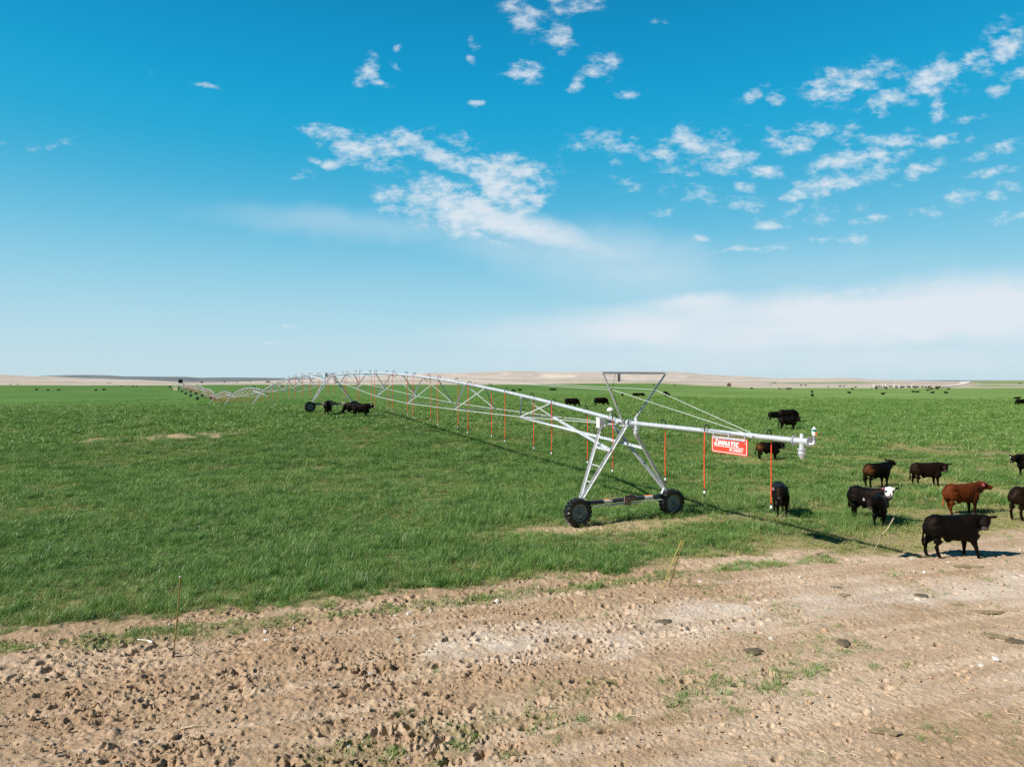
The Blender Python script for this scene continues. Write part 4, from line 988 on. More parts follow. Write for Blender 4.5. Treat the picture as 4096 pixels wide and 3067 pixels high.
def make_cow(name, neck=(0, 12), head=(0, -35), nlen=.50, legs=((0, 0), (0, 0), (0, 0), (0, 0)), lying=False, coat='black', tail=0.0, voxel=.020, fat=1.0, tagc=None, tagside=1, eyes=True, hide=0):
    """legs: forward foot offsets for front left, front right, rear left, rear right. Returns (body mesh, extra part builders)"""
    mb = MB(); dz = -.50 if lying else 0.0
    KX = .88
    B = lambda x, z: Vector((x * KX, 0, z + dz))
    st = [(B(-.83, 1.10), .07, .11, .12), (B(-.79, 1.08), .17, .20, .28), (B(-.70, 1.03), .235, .275, .38), (B(-.55, 1.00), .255 * fat, .305, .40), (B(-.36, .97), .250 * fat, .30, .36), (B(-.10, .95), .275 * fat, .325, .42),
          (B(.16, .94), .29 * fat, .335, .44), (B(.40, .95), .27 * fat, .345, .45), (B(.58, .97), .24, .345, .47), (B(.71, .98), .20, .32, .44), (B(.82, .97), .15, .25, .34), (B(.89, .95), .07, .12, .18)]
    mb.add(*loft(st, 20))
    # shoulders, rump muscles, brisket, sheath
    mb.add(*loft([(B(.52, .56), .13, .12, .10), (B(.70, .58), .13, .16, .13), (B(.84, .74), .09, .16, .12)], 12))
    mb.add(*loft([(B(-.26, .56), .03, .03, .03), (B(-.14, .50), .06, .06, .055), (B(-.04, .50), .05, .05, .03)], 10))
    nb = B(.60, 1.06); nd_ = dirv(*neck); poll = nb + nd_ * nlen
    f0 = Vector((1, 0, .15)).normalized(); m1 = nb + f0 * (nlen * .42) * .6 + nd_ * (nlen * .42) * .4; m2 = nb + f0 * (nlen * .30) + nd_ * (nlen * .46)
    mb.add(*loft([(B(.42, 1.00), .20, .27, .36), (nb * .55 + m1 * .45, .175, .26, .36), (m1, .15, .225, .31), (m2, .13, .19, .26), (poll, .115, .14, .18)], 16))
    hd = dirv(*head); side = hd.cross(Vector((0, 0, 1))); side.normalize(); hup = side.cross(hd)      # side: the animal's right
    h0 = poll + hup * .02 - hd * .05
    mb.add(*loft([(h0 + hd * -.05, .08, .08, .10), (h0 + hd * .0, .125, .120, .17), (h0 + hd * .08, .150, .118, .21), (h0 + hd * .17, .146, .104, .20), (h0 + hd * .25, .118, .088, .165), (h0 + hd * .32, .098, .078, .130), (h0 + hd * .385, .102, .076, .108), (h0 + hd * .43, .090, .062, .080), (h0 + hd * .455, .042, .028, .034)], 16, up=hup))
    for sg in (-1, 1):                                # ears
        e0 = h0 + side * (sg * .115) + hup * .045 + hd * .01; ed = (side * sg + hup * (-.05) - hd * .18).normalized()
        mb.add(*loft([(e0, .026, .028, .028), (e0 + ed * .05, .034, .050, .050), (e0 + ed * .115, .030, .066, .066), (e0 + ed * .17, .022, .050, .050), (e0 + ed * .21, .012, .015, .015)], 10, up=hup))
        mb.add(*loft(cyl_st([(h0 + hd * .13 + side * (sg * .105) + hup * .045, .026), (h0 + hd * .19 + side * (sg * .10) + hup * .045, .026)]), 8))
    if not lying:
        for i, sg in enumerate((1, -1)):              # +y is the animal's left
            fo, fl = legs[i]; L_ = lambda x, z, y=.165: Vector((x * KX, y * sg, z))
            ft = .55 + fo
            mb.add(*loft([(L_(.56, 1.02, .13), .08, .10, .10), (L_(.58, .86, .16), .12, .17, .17), (L_(.54 + fo * .15, .66, .17), .105, .145, .145), (L_(.53 + fo * .35, .52, .17), .080, .10, .10), (L_(.545 + fo * .62, .375 + fl * .5, .16), .056, .066, .066), (L_(.545 + fo * .70, .33 + fl * .5, .16), .052, .060, .060),
                           (L_(.55 + fo * .9, .17 + fl, .155), .038, .042, .042), (L_(ft, .10 + fl, .155), .044, .048, .048), (L_(ft + .025, .045 + fl, .155), .044, .050, .050), (L_(ft + .035, .0 + fl, .155), .050, .060, .060)], 12))
            fo, fl = legs[i + 2]; ft = -.60 + fo
            mb.add(*loft([(L_(-.52, 1.08, .13), .11, .20, .20), (L_(-.55, .90, .165), .145, .255, .255), (L_(-.53 + fo * .15, .70, .175), .125, .22, .22), (L_(-.57 + fo * .35, .55, .17), .085, .145, .145), (L_(-.655 + fo * .65, .43 + fl * .6, .16), .055, .082, .082), (L_(-.665 + fo * .7, .38 + fl * .6, .16), .050, .068, .068),
                           (L_(-.635 + fo * .9, .20 + fl, .155), .040, .047, .047), (L_(ft, .10 + fl, .155), .045, .050, .050), (L_(ft + .035, .045 + fl, .155), .044, .050, .050), (L_(ft + .045, .0 + fl, .155), .050, .060, .060)], 12))
        tl = [(Vector((-.70, 0, 1.19)), .05), (Vector((-.83, tail * .1, 1.17)), .045), (Vector((-.895, tail * .3, 1.06)), .034), (Vector((-.925, tail * .6, .88)), .028), (Vector((-.935, tail, .66)), .028), (Vector((-.94, tail * 1.2, .50)), .050), (Vector((-.93, tail * 1.2, .34)), .024)]
    else:
        for sg in (1, -1):
            L_ = lambda x, z, y: Vector((x * KX, y * sg, z))
            mb.add(*loft(cyl_st([(L_(.45, .40, .14), .16), (L_(.62, .18, .22), .10), (L_(.80, .09, .22), .06), (L_(.60, .05, .26), .045), (L_(.46, .05, .27), .05)]), 12))
            mb.add(*loft(cyl_st([(L_(-.55, .45, .14), .26), (L_(-.30, .24, .27), .17), (L_(-.12, .12, .33), .09), (L_(-.42, .07, .38), .055), (L_(-.20, .04, .42), .045)]), 12))
        tl = [(Vector((-.80, 0, .70)), .035), (Vector((-.90, .02, .55)), .03), (Vector((-.93, .06, .25)), .025), (Vector((-.92, .12, .06)), .04)]
    mb.add(*loft(cyl_st([(Vector((p_.x * KX, p_.y, p_.z)), r_) for p_, r_ in tl]), 8))
    me = mb.mesh(name + '_raw', M_cow)
    ob = bpy.data.objects.new('raw', me); COL.objects.link(ob)
    rm = ob.modifiers.new('r', 'REMESH'); rm.mode = 'VOXEL'; rm.voxel_size = voxel
    sm_ = ob.modifiers.new('s', 'SMOOTH'); sm_.iterations = 4; sm_.factor = .45
    dg = bpy.context.evaluated_depsgraph_get(); dg.update()
    out = bpy.data.meshes.new_from_object(ob.evaluated_get(dg)); bpy.data.objects.remove(ob); bpy.data.meshes.remove(me)
    out.name = name; out.materials.clear(); out.materials.append(M_cow)
    n = len(out.vertices); co = np.empty(n * 3); out.vertices.foreach_get('co', co); co = co.reshape(-1, 3)
    out.polygons.foreach_set('use_smooth', np.ones(len(out.polygons), bool))
    base = {'black': BLACK, 'brown': REDB, 'patch': BLACK, 'dark': DKBR, 'white': BLACK}[coat]
    col = np.tile(np.array([*base, 1.0]), (n, 1))
    def paint(w, c): col[:, :3] = col[:, :3] * (1 - w[:, None]) + np.array(c)[None, :] * w[:, None]
    nz_ = fbm(co[:, 0] * 3, co[:, 2] * 3 + co[:, 1] * 2, 3, 7)
    if coat == 'patch': 
        paint(np.exp(-(((co[:, 0] + .62) / .24) ** 2 + ((co[:, 2] - .96) / .22) ** 2)) * np.clip(.9 + nz_, 0, 1), RUST)
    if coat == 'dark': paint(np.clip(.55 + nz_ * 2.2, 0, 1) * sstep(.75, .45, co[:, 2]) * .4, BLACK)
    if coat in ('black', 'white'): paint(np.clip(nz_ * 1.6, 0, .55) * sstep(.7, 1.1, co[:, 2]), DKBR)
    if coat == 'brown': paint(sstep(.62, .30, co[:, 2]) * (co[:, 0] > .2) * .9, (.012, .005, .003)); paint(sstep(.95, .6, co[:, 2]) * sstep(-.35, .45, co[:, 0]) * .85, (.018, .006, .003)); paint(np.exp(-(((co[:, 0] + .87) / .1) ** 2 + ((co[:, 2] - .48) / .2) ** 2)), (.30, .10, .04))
    rel = co - np.array(h0); a = rel @ np.array(hd); u_ = rel @ np.array(hup); s_ = rel @ np.array(side)
    inh = (np.abs(s_) < .17) & (a > -.1) & (a < .65) & (np.abs(u_) < .2)
    if coat == 'white':
        wf = inh & (a > -.06) & (a < .39) & (u_ > -.15) & (np.abs(s_) < .16)
        wf &= ~((np.abs(np.abs(s_) - .115) < .034) & (np.abs(a - .17) < .045)) & ~((np.abs(s_ + .02) < .02 + .03 * (a - .24)) & (a > .26) & (a < .36) & (u_ > .0))
        paint(wf.astype(float), (.70, .66, .62))
        bl = inh & (a > .34) & (a < .42); paint(bl.astype(float) * .8, (.05, .04, .04))
    nose = inh & (a > .42) & (u_ > -.045); paint(nose.astype(float) * .85, (.10, .08, .08) if coat != 'brown' else (.10, .04, .03))
    if not lying: paint(sstep(.07, .04, co[:, 2]), (.035, .028, .024))
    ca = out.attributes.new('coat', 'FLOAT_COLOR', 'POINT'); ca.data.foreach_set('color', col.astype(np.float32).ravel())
    parts = []
    if eyes:
        for sg in (-1, 1):
            m = MB(); c = h0 + hd * .16 + side * (sg * .138) + hup * .045
            m.lathe([(.006, -.018), (.017, -.010), (.020, 0), (.017, .010), (.006, .017)], c, side * sg, 10); parts.append(('eye', m.mesh('eye', M_eye, True)))
    if tagc is not None:
        m = MB(); e0 = h0 + side * (tagside * .225) + hup * .035 - hd * .02
        fwd = (hd * .8 + hup * .5).normalized() if tagc[1] == 'f' else (side * tagside)
        o_ = e0 + fwd * .05; w = side if tagc[1] == 'f' else hd.cross(side).normalized().cross(side) ; upz = Vector((0, 0, 1)); w = (upz.cross(fwd)).normalized(); upz = fwd.cross(w)
        def tp(a_, b_, t_): return o_ + w * a_ + upz * b_ + fwd * t_
        poly = [(-.038, -.09), (.038, -.09), (.038, -.02), (.012, .0), (.010, .035), (-.010, .035), (-.012, .0), (-.038, -.02)]
        k_ = len(poly); m.add([tp(x, y, 0) for x, y in poly] + [tp(x, y, .006) for x, y in poly], [tuple(range(k_ - 1, -1, -1)), tuple(range(k_, 2 * k_))] + [(i, (i + 1) % k_, k_ + (i + 1) % k_, k_ + i) for i in range(k_)], 0)
        for i in range(3): m.add([tp(-.026 + i * .019 + dx, dy, .0085) for dx, dy in ((0, -.068), (.011, -.068), (.011, -.04), (0, -.04))], [(0, 1, 2, 3)], 1)
        parts.append(('ear_tag', m.mesh('ear_tag', [M_tagp if tagc[0] == 'pink' else M_tagw, M_tagi])))
    return out, parts
CG = 'black cattle spread over the green field'
def put_cow(mp, px, py, heading, label, scale=1.0, group=CG, sink=0.0, name='cow', at=None):
    me, parts = mp; p = at if at is not None else hit(px, py)
    e_ = empty(name, (p.x, p.y, p.z - sink), R(heading)); e_.scale = (scale, scale, scale)
    tag(e_, label, 'cow', group)
    b_ = link('body', me, e_)
    for nm, pm_ in parts: link(nm, pm_, e_)
    return e_
def put_far(me, px, py, heading, label, scale=1.0, at=None, sink=0.0):
    p = at if at is not None else hit(px, py)
    o = link('cow', me); o.location = (p.x, p.y, p.z - sink); o.rotation_euler = (0, 0, R(heading)); o.scale = (scale,) * 3
    tag(o, label, 'cow', CG); return o
NG = 'young cattle standing near the dirt lot'
c1 = make_cow('steer_walking', neck=(-8, 16), head=(-122, -42), nlen=.42, legs=((-.04, 0), (.22, 0), (-.16, 0), (.08, 0)), coat='black', tagc=('pale', 'f'), tagside=1, tail=.02)
# seen from the right of the animal: mirror of left and right keeps the tag on the ear towards the rump
put_cow(c1, 3808, 2230, -3, 'black bull calf on the dirt, facing the viewer, with a pale ear tag', 1.05, NG)
c2 = make_cow('brown_calf', neck=(0, 22), head=(-22, -22), nlen=.46, legs=((.02, 0), (.02, 0), (.22, .0), (-.06, 0)), coat='brown', tagc=('pink', 's'), tagside=1)
put_cow(c2, 3846, 2058, 8, 'reddish brown calf in profile with a pink ear tag', 1.0, NG)
c3 = make_cow('white_faced', neck=(14, 32), head=(-56, -50), nlen=.44, legs=((0, 0), (0, 0), (-.05, 0), (.12, 0)), coat='white', tagc=('pink', 'f'), tagside=1, tail=.05)
put_cow(c3, 3468, 2082, -64, 'black calf with a white face and a pink ear tag', 1.03, NG)
c4 = make_cow('facing_calf', neck=(-40, 8), head=(4, -46), nlen=.44, legs=((.06, 0), (-.05, 0), (.05, 0), (-.05, 0)), coat='black', tagc=('pale', 'f'), tagside=1)
put_cow(c4, 3520, 2104, -122, 'black calf facing the viewer in front of the white faced calf', .95, NG)
c5 = make_cow('patch_calf', neck=(10, 30), head=(6, -20), nlen=.46, coat='patch')
put_cow(c5, 3508, 1950, 16, 'black calf with a rusty brown rump, looking right with raised head', 1.0, NG)
c6 = make_cow('mid_calf', neck=(-5, 10), head=(-112, -48), nlen=.42, legs=((0, 0), (.05, 0), (-.06, 0), (.10, 0)), coat='dark', tagc=('pink', 'f'), tagside=1)
put_cow(c6, 3705, 1947, -3, 'dark calf in side view, face to the viewer, with a pink ear tag', .99, NG)
c7 = make_cow('edge_calf', neck=(0, 8), head=(14, -40), nlen=.48, coat='black', tagc=('pale', 's'), tagside=1)
put_cow(c7, 4122, 1908, 188, 'black calf looking left at the right edge, above the brown calf', 1.02, NG)
c8 = make_cow('rear_calf', neck=(0, 8), head=(0, -40), coat='dark', legs=((0, 0), (0, 0), (-.05, 0), (.08, 0)), tail=-.03)
put_cow(c8, 4112, 2080, 14, 'dark calf seen from behind, cut by the right edge beside the brown calf', 1.05, NG)
c9 = make_cow('hose_calf', neck=(-22, 12), head=(-8, -52), nlen=.42, legs=((.02, 0), (-.05, 0), (0, 0), (0, 0)), coat='black', tagc=('pale', 'f'), tagside=1)
put_cow(c9, 3122, 2062, -66 - 38, 'black calf facing the viewer beside the last orange hose', 1.04, NG)
c10 = make_cow('side_calf', neck=(-4, 8), head=(-88, -45), nlen=.42, coat='patch', tagc=('pale', 'f'), tagside=1)
put_cow(c10, 3072, 1842, -4, 'black calf with a brown haunch standing behind the last orange hose', 1.0, NG)
put_cow(make_cow('trio_front', neck=(0, 8), head=(-85, -45), nlen=.42, coat='black', tagc=('pale', 'f'), tagside=1), 3152, 1722, -6, 'black calf in front of a group of three beyond the boom', 1.08, NG)
m_gr = make_cow('grazing_cow', neck=(0, -40), head=(0, -62), nlen=.62, coat='black', eyes=False, voxel=.026)
m_st = make_cow('standing_cow', neck=(0, 10), head=(-8, -35), coat='black', eyes=False, voxel=.026, legs=((.05, 0), (-.06, 0), (.06, 0), (-.05, 0)))
m_ly = make_cow('lying_cow', neck=(0, 28), head=(10, -20), nlen=.46, lying=True, coat='black', eyes=False, voxel=.03)
m_rd = make_cow('red_cow', neck=(0, 10), head=(-8, -35), coat='brown', eyes=False, voxel=.03)
put_cow(m_st, 3100, 1689, 2, 'black calf standing left in a group of three beyond the boom', 1.0, NG)
put_cow(m_gr, 3148, 1692, -4, 'biggest black cow at the back of a group of three beyond the boom', 1.22, NG)
put_cow(m_gr, 2284, 1633, 2, 'black cow grazing just above the pipe near the tower', 1.06)
put_cow(m_gr, 2400, 1629, 4, 'black cow grazing left of the mast arm in mid field', 1.05)
p2 = TB[1]
put_cow(m_st, 1313, 1646, 95, 'black cow seen from behind between the wheels of the second tower', 1.2, at=Vector(P(1313, 1640, 69)[:2] + (2.05,)))
put_cow(m_gr, 1412, 1646, 170, 'dark cow at the right wheel of the second tower, rear one', 1.05, at=Vector(P(1415, 1640, 70)[:2] + (2.05,)))
put_cow(m_st, 1440, 1646, -4, 'black cow with raised head walking right from the second tower', 1.08, at=Vector(P(1443, 1640, 67.5)[:2] + (1.95,)))
# far cattle: (x, y of the feet, kind, heading)
FARC = [(2541,1589,'g',4,'leftmost of two small grazing cows seen through the mast arms'),(2564,1589,'g',-10,'rightmost of two small grazing cows seen through the mast arms'),(2490,1589,'s',80,'small cow standing alone between the mast arms'),
 (2660,1578,'g',0,'upper of two cows grazing right of the mast arm'),(2668,1587,'g',6,'lower of two cows grazing right of the mast arm'),(2614,1542,'l',0,'tiny lying cow near the field edge left of the mast arm top'),(2629,1542,'l',0,'tiny lying cow behind the right mast arm'),(2698,1543,'l',0,'tiny lying cow on the field edge right of the mast arm'),
 (3007,1558,'s',180,'small black cow alone on the field edge above the long boom cable'),(3082,1537,'l',0,'tiny dark cow lying on the dry hill foot'),(3118,1557,'l',90,'speck of a cow left of the paired cows on the field edge'),(3149,1559,'s',0,'left one of two cows standing nose to tail on the field edge'),(3160,1559,'s',0,'right one of two cows standing nose to tail on the field edge'),
 (3204,1544,'s',0,'left one of two far cows on the dry ground'),(3223,1544,'s',180,'right one of two far cows on the dry ground'),(3248,1573,'s',88,'upper of two cows seen end on in the right field'),(3250,1589,'s',92,'lower of two cows seen end on in the right field'),
 (3313,1549,'s',90,'single far cow end on near the right field edge'),(3360,1548,'s',0,'left cow of a far pair near the right field edge'),(3376,1548,'s',90,'right cow of a far pair near the right field edge'),
 (2053,1569,'g',0,'cow half hidden behind the pipe in mid field'),(2081,1566,'s',180,'small cow standing left in mid field above the pipe'),(2204,1564,'g',0,'left cow of a small pair in mid field'),(2217,1564,'g',0,'right cow of a small pair in mid field'),
 (3410,1559,'s',180,'far cow standing at the upper right field edge, left of the far machine'),(3398,1573,'l',180,'lying cow below the far cow left of the far machine'),(3422,1549,'l',0,'tiny cow lying behind the field edge left of the far machine'),(3507,1558,'s',180,'cow standing below the left frame of the far machine'),(3547,1558,'s',90,'small cow end on below the far machine'),(3531,1578,'l',0,'long low cow lying in the right field'),
 (3655,1569,'l',180,'left of two cows lying nose to tail in the right field'),(3669,1570,'l',0,'right of two cows lying nose to tail in the right field'),(3710,1563,'l',0,'cow lying left of the reddish cows'),(3747,1559,'s',0,'dark cow right of the reddish cow by the far machine'),(3729,1573,'l',0,'cow lying below the reddish cow'),(3785,1573,'l',180,'cow lying with raised head at the right field edge'),(3794,1560,'s',0,'cow standing right of the reddish cows'),
 (4079,1537,'s',0,'cow alone on the green slope at the far right'),(4067,1598,'l',0,'cow lying at the right edge above a grazing cow'),(4084,1624,'g',182,'black cow grazing at the right edge of the picture'),
 (41,1539,'l',0,'tiny lying cow at the far left field edge'),(70,1539,'l',0,'second tiny lying cow from the left field edge'),(146,1564,'s',90,'leftmost clear black cow, seen end on'),(191,1562,'l',0,'left of two lying cows in the left field'),(235,1562,'l',180,'right of two lying cows in the left field'),(383,1563,'l',0,'cow lying left of the biggest cow of the left field'),(417,1563,'g',180,'biggest black cow of the left field'),
 (432,1533,'s',0,'left one of two cows on the dry ground at left'),(441,1533,'s',0,'right one of two cows on the dry ground at left'),(486,1546,'l',0,'tiny lying cow in the left field beyond'),(531,1549,'s',90,'tiny cow end on left of a larger one'),(546,1549,'s',90,'small cow end on in the left field beyond'),(680,1552,'s',180,'small cow left of the far pivot frame'),(691,1561,'l',0,'cow lying beside the bare patch at the pivot frame'),
 (1018,1552,'s',180,'cow standing behind the third arch'),(1127,1551,'s',180,'cow standing under the second arch'),(1429,1538,'s',0,'cow beyond the top of the second arch')]
LB = {}
for (x, y, kd, hd_, lb) in FARC:
    mm = {'g': m_gr, 's': m_st, 'l': m_ly}[kd][0]
    o = put_far(mm, x, y, hd_, 'black ' + lb if not lb.startswith('black') else lb, 1.08)
for (x, y, lb) in [(3725,1560,'reddish brown cow standing near the far machine'),(3751,1556,'reddish brown cow right of another by the far machine'),(736,1561,'reddish brown cow by the far pivot frame'),(757,1563,'bright red brown cow under the far arches'),(853,1600,'dark red cow beside a wheel under the far arches')]:
    put_far(m_rd[0], x, y, 0 if x > 2000 else 20, lb, 1.15)
for i, (x, hd_) in enumerate([(3505,0),(3518,180),(3530,0),(3541,0),(3560,0),(3585,180),(3606,0),(3612,0),(3632,0),(3638,180),(3655,0),(3663,0),(3671,180),(3690,0),(3705,0),(3716,180),(3722,0),(3745,0),(3757,0)]):
    o = put_far((m_st if i % 3 else m_gr)[0], x, 1550.5 + (i % 4) * .6, hd_, 'dark cow crowded under the far machine on the right', 1.12)
    o['group'] = 'dark cows crowded under the far machine'

# ---------------------------------------------------------------- far machine on the right, trees, small far things
def far_machine():
    base = hit(3640, 1553); Zf = base.y
    r_ = tag(empty('irrigation_machine', (base.x, base.y, base.z)), 'distant pale irrigation machine with several triangular frames at the right field edge', 'irrigation machine')
    sc_ = Zf / F
    for (x, topy, w, lean) in [(3507,1531,9,0),(3551,1531,10,-4),(3568,1531,5,0),(3592,1530,9,6),(3614,1533,8,4),(3670,1530,12,-3),(3735,1541,9,2)]:
        X = (x - CX) * sc_; h = (1550 - topy) * sc_; m = MB(); yb = Zf + 4 + (x % 7); g0 = gz(X, yb)
        tp_ = Vector((X + lean * sc_ * .3, yb, g0 + h))
        for sx in (-1, 1):
            for sy in (-.6, .6): m.ring(Vector((X + sx * w * sc_ * .8, yb + sy, g0)), tp_, .09, n=5)
        m.ring(Vector((X - w * sc_ * .4, yb, g0 + h * .5)), Vector((X + w * sc_ * .4, yb, g0 + h * .5)), .1, n=5)
        m.build('frame', M_rod, r_, loc=(X, yb, g0))
        for sx in (-1, 1):
            m = MB(); m.lathe([(.3, -.2), (.6, -.18), (.62, 0), (.6, .18), (.3, .2)], Vector((X + sx * w * sc_ * .8, yb, g0 + .6)), (0, 1, 0), 12); m.build('wheel', M_tyre, r_, loc=(X, yb, g0))
    xs = [3507, 3551, 3592, 3614, 3670, 3735, 3752]; 
    for a_, b_ in zip(xs[1:-1], xs[2:]):
        if b_ - a_ > 58: continue
        pa = Vector(((a_ - CX) * sc_, Zf + 5, base.z + 3.4)); pb = Vector(((b_ - CX) * sc_, Zf + 5, base.z + 3.2)); m = MB()
        m.tube([pa, pa.lerp(pb, .33) + Vector((0, 0, .9)), pa.lerp(pb, .66) + Vector((0, 0, .9)), pb], .10, 6); m.build('pipe', M_galv, r_, loc=pa)
far_machine()
M_bush = simple('bush_leaves', (0.030, 0.045, 0.024), .9, 0, .4, 3)
M_bark = simple('bark', (0.10, 0.075, 0.055), .9, 0, .2, 6)
def bush(x, y, h, w, label):
    p = hit(x, y); r_ = tag(empty('bush', p), label, 'bush', 'dark bushes beyond the field')
    m = MB(); m.ring(p + Vector((0, 0, -.2)), p + Vector((0, 0, h * .5)), .12, .05, n=6); m.build('stem', M_bark, r_, loc=p)
    m = MB(); q = random.Random(int(x))
    for _ in range(420):
        a = q.uniform(0, 6.28); rr_ = w * math.sqrt(q.random()) * .5; z = h * (.18 + .8 * q.random() * (1 - (rr_ / w) ** 2)); c = p + Vector((rr_ * math.cos(a), rr_ * math.sin(a), z)); s = h * .10
        d1 = Vector((q.uniform(-1, 1), q.uniform(-1, 1), q.uniform(-1, 1))).normalized() * s; d2 = d1.orthogonal().normalized() * s
        m.add([c - d1, c + d2, c + d1, c - d2], [(0, 1, 2, 3)])
    m.build('crown', M_bush, r_, loc=p)
bush(722, 1535, 6.5, 5.5, 'dark tree standing above the far pivot frame')
bush(898, 1530, 2.6, 5, 'dark bush right of a lone one, fourth from the far pivot frame'); bush(807, 1531, 3, 6, 'first dark bush right of the far pivot frame'); bush(949, 1528, 2, 6, 'low dark bush on the dry strip above the far arches')
bush(1072, 1530, 3, 9, 'widest dark bush, just left of the second arch top'); bush(1001, 1527, 2, 6, 'dark bush on the dry strip left of the widest bush')
bush(3098, 1533, 1.6, 6, 'low dark bush on the tan slope right of the mast')
# rusty wagon on the dry ground
def wagon():
    p = hit(2916, 1545); sc_ = p.y / F; r_ = tag(empty('wagon', p), 'rusty red farm wagon parked alone on the dry ground right of the mast', 'wagon')
    rust = simple('rusty_red', (0.20, 0.065, 0.045), .8, 0, .3, 2)
    m = MB(); L_ = 12 * sc_; m.box(p + Vector((0, 0, 2.0)), L_, 2.4, 1.5); m.box(p + Vector((L_ * .1, 0, 2.95)), L_ * .75, 2.2, .5); m.build('box', rust, r_, loc=p)
    m = MB(); m.ring(p + Vector((-L_ / 2, 0, 1.1)), p + Vector((-L_ * .85, 0, .7)), .12, n=6); m.build('drawbar', rust, r_, loc=p)
    for sx in (-.32, .32):
        for sy in (-1.1, 1.1): m = MB(); m.lathe([(.2, -.15), (.62, -.14), (.65, 0), (.62, .14), (.2, .15)], p + Vector((L_ * sx, sy, .65)), (0, 1, 0), 14); m.build('wheel', M_tyre, r_, loc=p)
wagon()
def shed():
    p = hit(712, 1563); p = P(704, 1563, p.y + 6); p.z = gz(p.x, p.y); r_ = tag(empty('shed', p), 'small pale yellow shed beside the far pivot frame', 'shed')
    m = MB(); m.box(p + Vector((0, 0, 1.1)), 3.0, 2.2, 2.2); m.build('wall', simple('shed_wall', (.50, .48, .26), .8, 0, .1, 1), r_, loc=p)
    m = MB(); m.beam(p + Vector((-1.7, 0, 2.24)), p + Vector((1.7, 0, 2.24)), [(-1.3, 0), (1.3, 0), (1.3, .10), (0, .35), (-1.3, .10)]); m.build('roof', M_rod, r_, loc=p)
shed()

# ---------------------------------------------------------------- stakes, stones, dung, sticks
M_stake = simple('stake_olive', (0.30, 0.215, 0.075), .7, 0, .25, 10, .003); M_stake2 = simple('stake_dark', (0.085, 0.055, 0.035), .8, 0, .3, 10, .005)
M_stake3 = simple('stake_yellow', (0.46, 0.34, 0.10), .65, 0, .2, 10, .003); M_wood = simple('weathered_wood', (0.38, 0.30, 0.21), .85, 0, .3, 12, .004)
def gp(x, y): p = hit(x, y); return Vector((p.x, p.y, 0.0))
b0 = gp(690, 2640); z_ = b0.y; b1 = P(697, 2615, z_); t1 = P(720, 2308, z_ - .10)
st_ = tag(empty('stake', b0), 'tall thin olive brown stake leaning slightly right on the trampled dirt', 'stake')
m = MB(); m.tube([b0.lerp(t1, .10), b0.lerp(t1, .5) + Vector((.01, 0, 0)), t1], .013, 8); m.build('rod', M_stake, st_, loc=b0)
m = MB(); m.tube([b0 + Vector((0, 0, -.08)), b0 + Vector((.01, 0, .06)), b0.lerp(t1, .11)], [.03, .024, .02], 8); m.build('foot', M_stake2, st_, loc=b0)
m = MB(); m.ring(t1, t1 + Vector((0, 0, .02)), .017, n=8); m.build('cap', M_white, st_, loc=b0)
z2 = gp(2662, 2350).y; dz_ = -.42
pr_ = tag(empty('stake', gp(2662, 2350)), 'pair of yellow stakes leaning together into a narrow upside down V', 'stake')
for (bx_, by_, tx_, ty_) in ((2648, 2351, 2727, 2160), (2675, 2349, 2735, 2160)):
    q0 = gp(bx_, by_); q1 = P(tx_, ty_, z2 + dz_); m = MB(); m.tube([q0 + Vector((0, 0, -.05)), q0.lerp(q1, .5), q1], .0125, 8); m.build('rod', M_stake3, pr_, loc=q0)
m = MB(); q1 = P(2713, 2219, z2 + dz_ * .7); m.ring(q1 + Vector((-.06, 0, 0)), q1 + Vector((.07, 0, 0)), .012, n=6); m.build('tie', M_black, pr_, loc=q1)
q0 = gp(3487, 2212); q1 = P(3577, 2070, q0.y + .1); st3 = tag(empty('stake', q0), 'crooked weathered wooden stake leaning right in front of the black calf', 'stake')
m = MB(); m.tube([q0 + Vector((0, 0, -.05)), q0.lerp(q1, .35) + Vector((.01, 0, 0)), q0.lerp(q1, .58) + Vector((-.02, 0, .02)), q0.lerp(q1, .66) + Vector((.02, 0, 0)), q1], [.010, .012, .016, .021, .018], 8); m.build('rod', M_wood, st3, loc=q0)
# pale stones
STN = [(1065,2566,24),(1060,2530,22),(1353,2496,13),(1494,2474,16),(1518,2470,15),(1580,2466,14),(1572,2481,13),(1635,2460,27),(1621,2486,9),(1722,2449,16),(1787,2433,10),(1822,2438,10),(1857,2431,12),(1990,2411,30),(1966,2433,9),(1665,2499,10),(1655,2546,18),
 (1483,2697,18),(1675,2682,10),(487,3060,20),(758,2838,16),(2803,2330,21),(2625,2393,13),(2723,2418,14),(2869,2428,15),(3093,2304,11),(3129,2304,8),(3085,2557,24),(2371,2503,8),(3200,2311,16),(3699,2291,17),(3659,2287,12),(3638,2287,8),(3651,2236,14),(3648,2262,9),(3797,2251,11),
 (3985,2640,33),(3926,2666,25),(4083,2203,14),(3128,2307,8),(3453,2243,10),(3394,2303,8),(1333,2530,9),(1400,2512,9),(2410,2398,9),(2290,2445,8)]
for i, (x, y, w) in enumerate(STN):
    p = hit(x, y); s = w * p.y / F * .5
    me = crumb('stone', 1000 + i, M_stone, .62); o = link('stone', me); o.location = (p.x, p.y, p.z + s * .22); o.scale = (s, s * .9, s); o.rotation_euler = (0, 0, rnd.uniform(0, 6.28))
    if w >= 24: lb = {0: 'white angular stone, lower of two by the left end of the thin grass strip', 7: 'largest whitish stone of the row along the grass strip', 13: 'long flat pale stone at the right end of the row on the grass strip', 27: 'flat white stone left of a round dung pat', 36: 'bright white stone, biggest one on the right side of the dirt', 37: 'smaller white stone just left of the biggest one on the right'}[i]; tag(o, lb, 'stone')
    else: tag(o, 'small pale stone lying among others on the beige dirt', 'stone', 'small pale stones on the dirt')
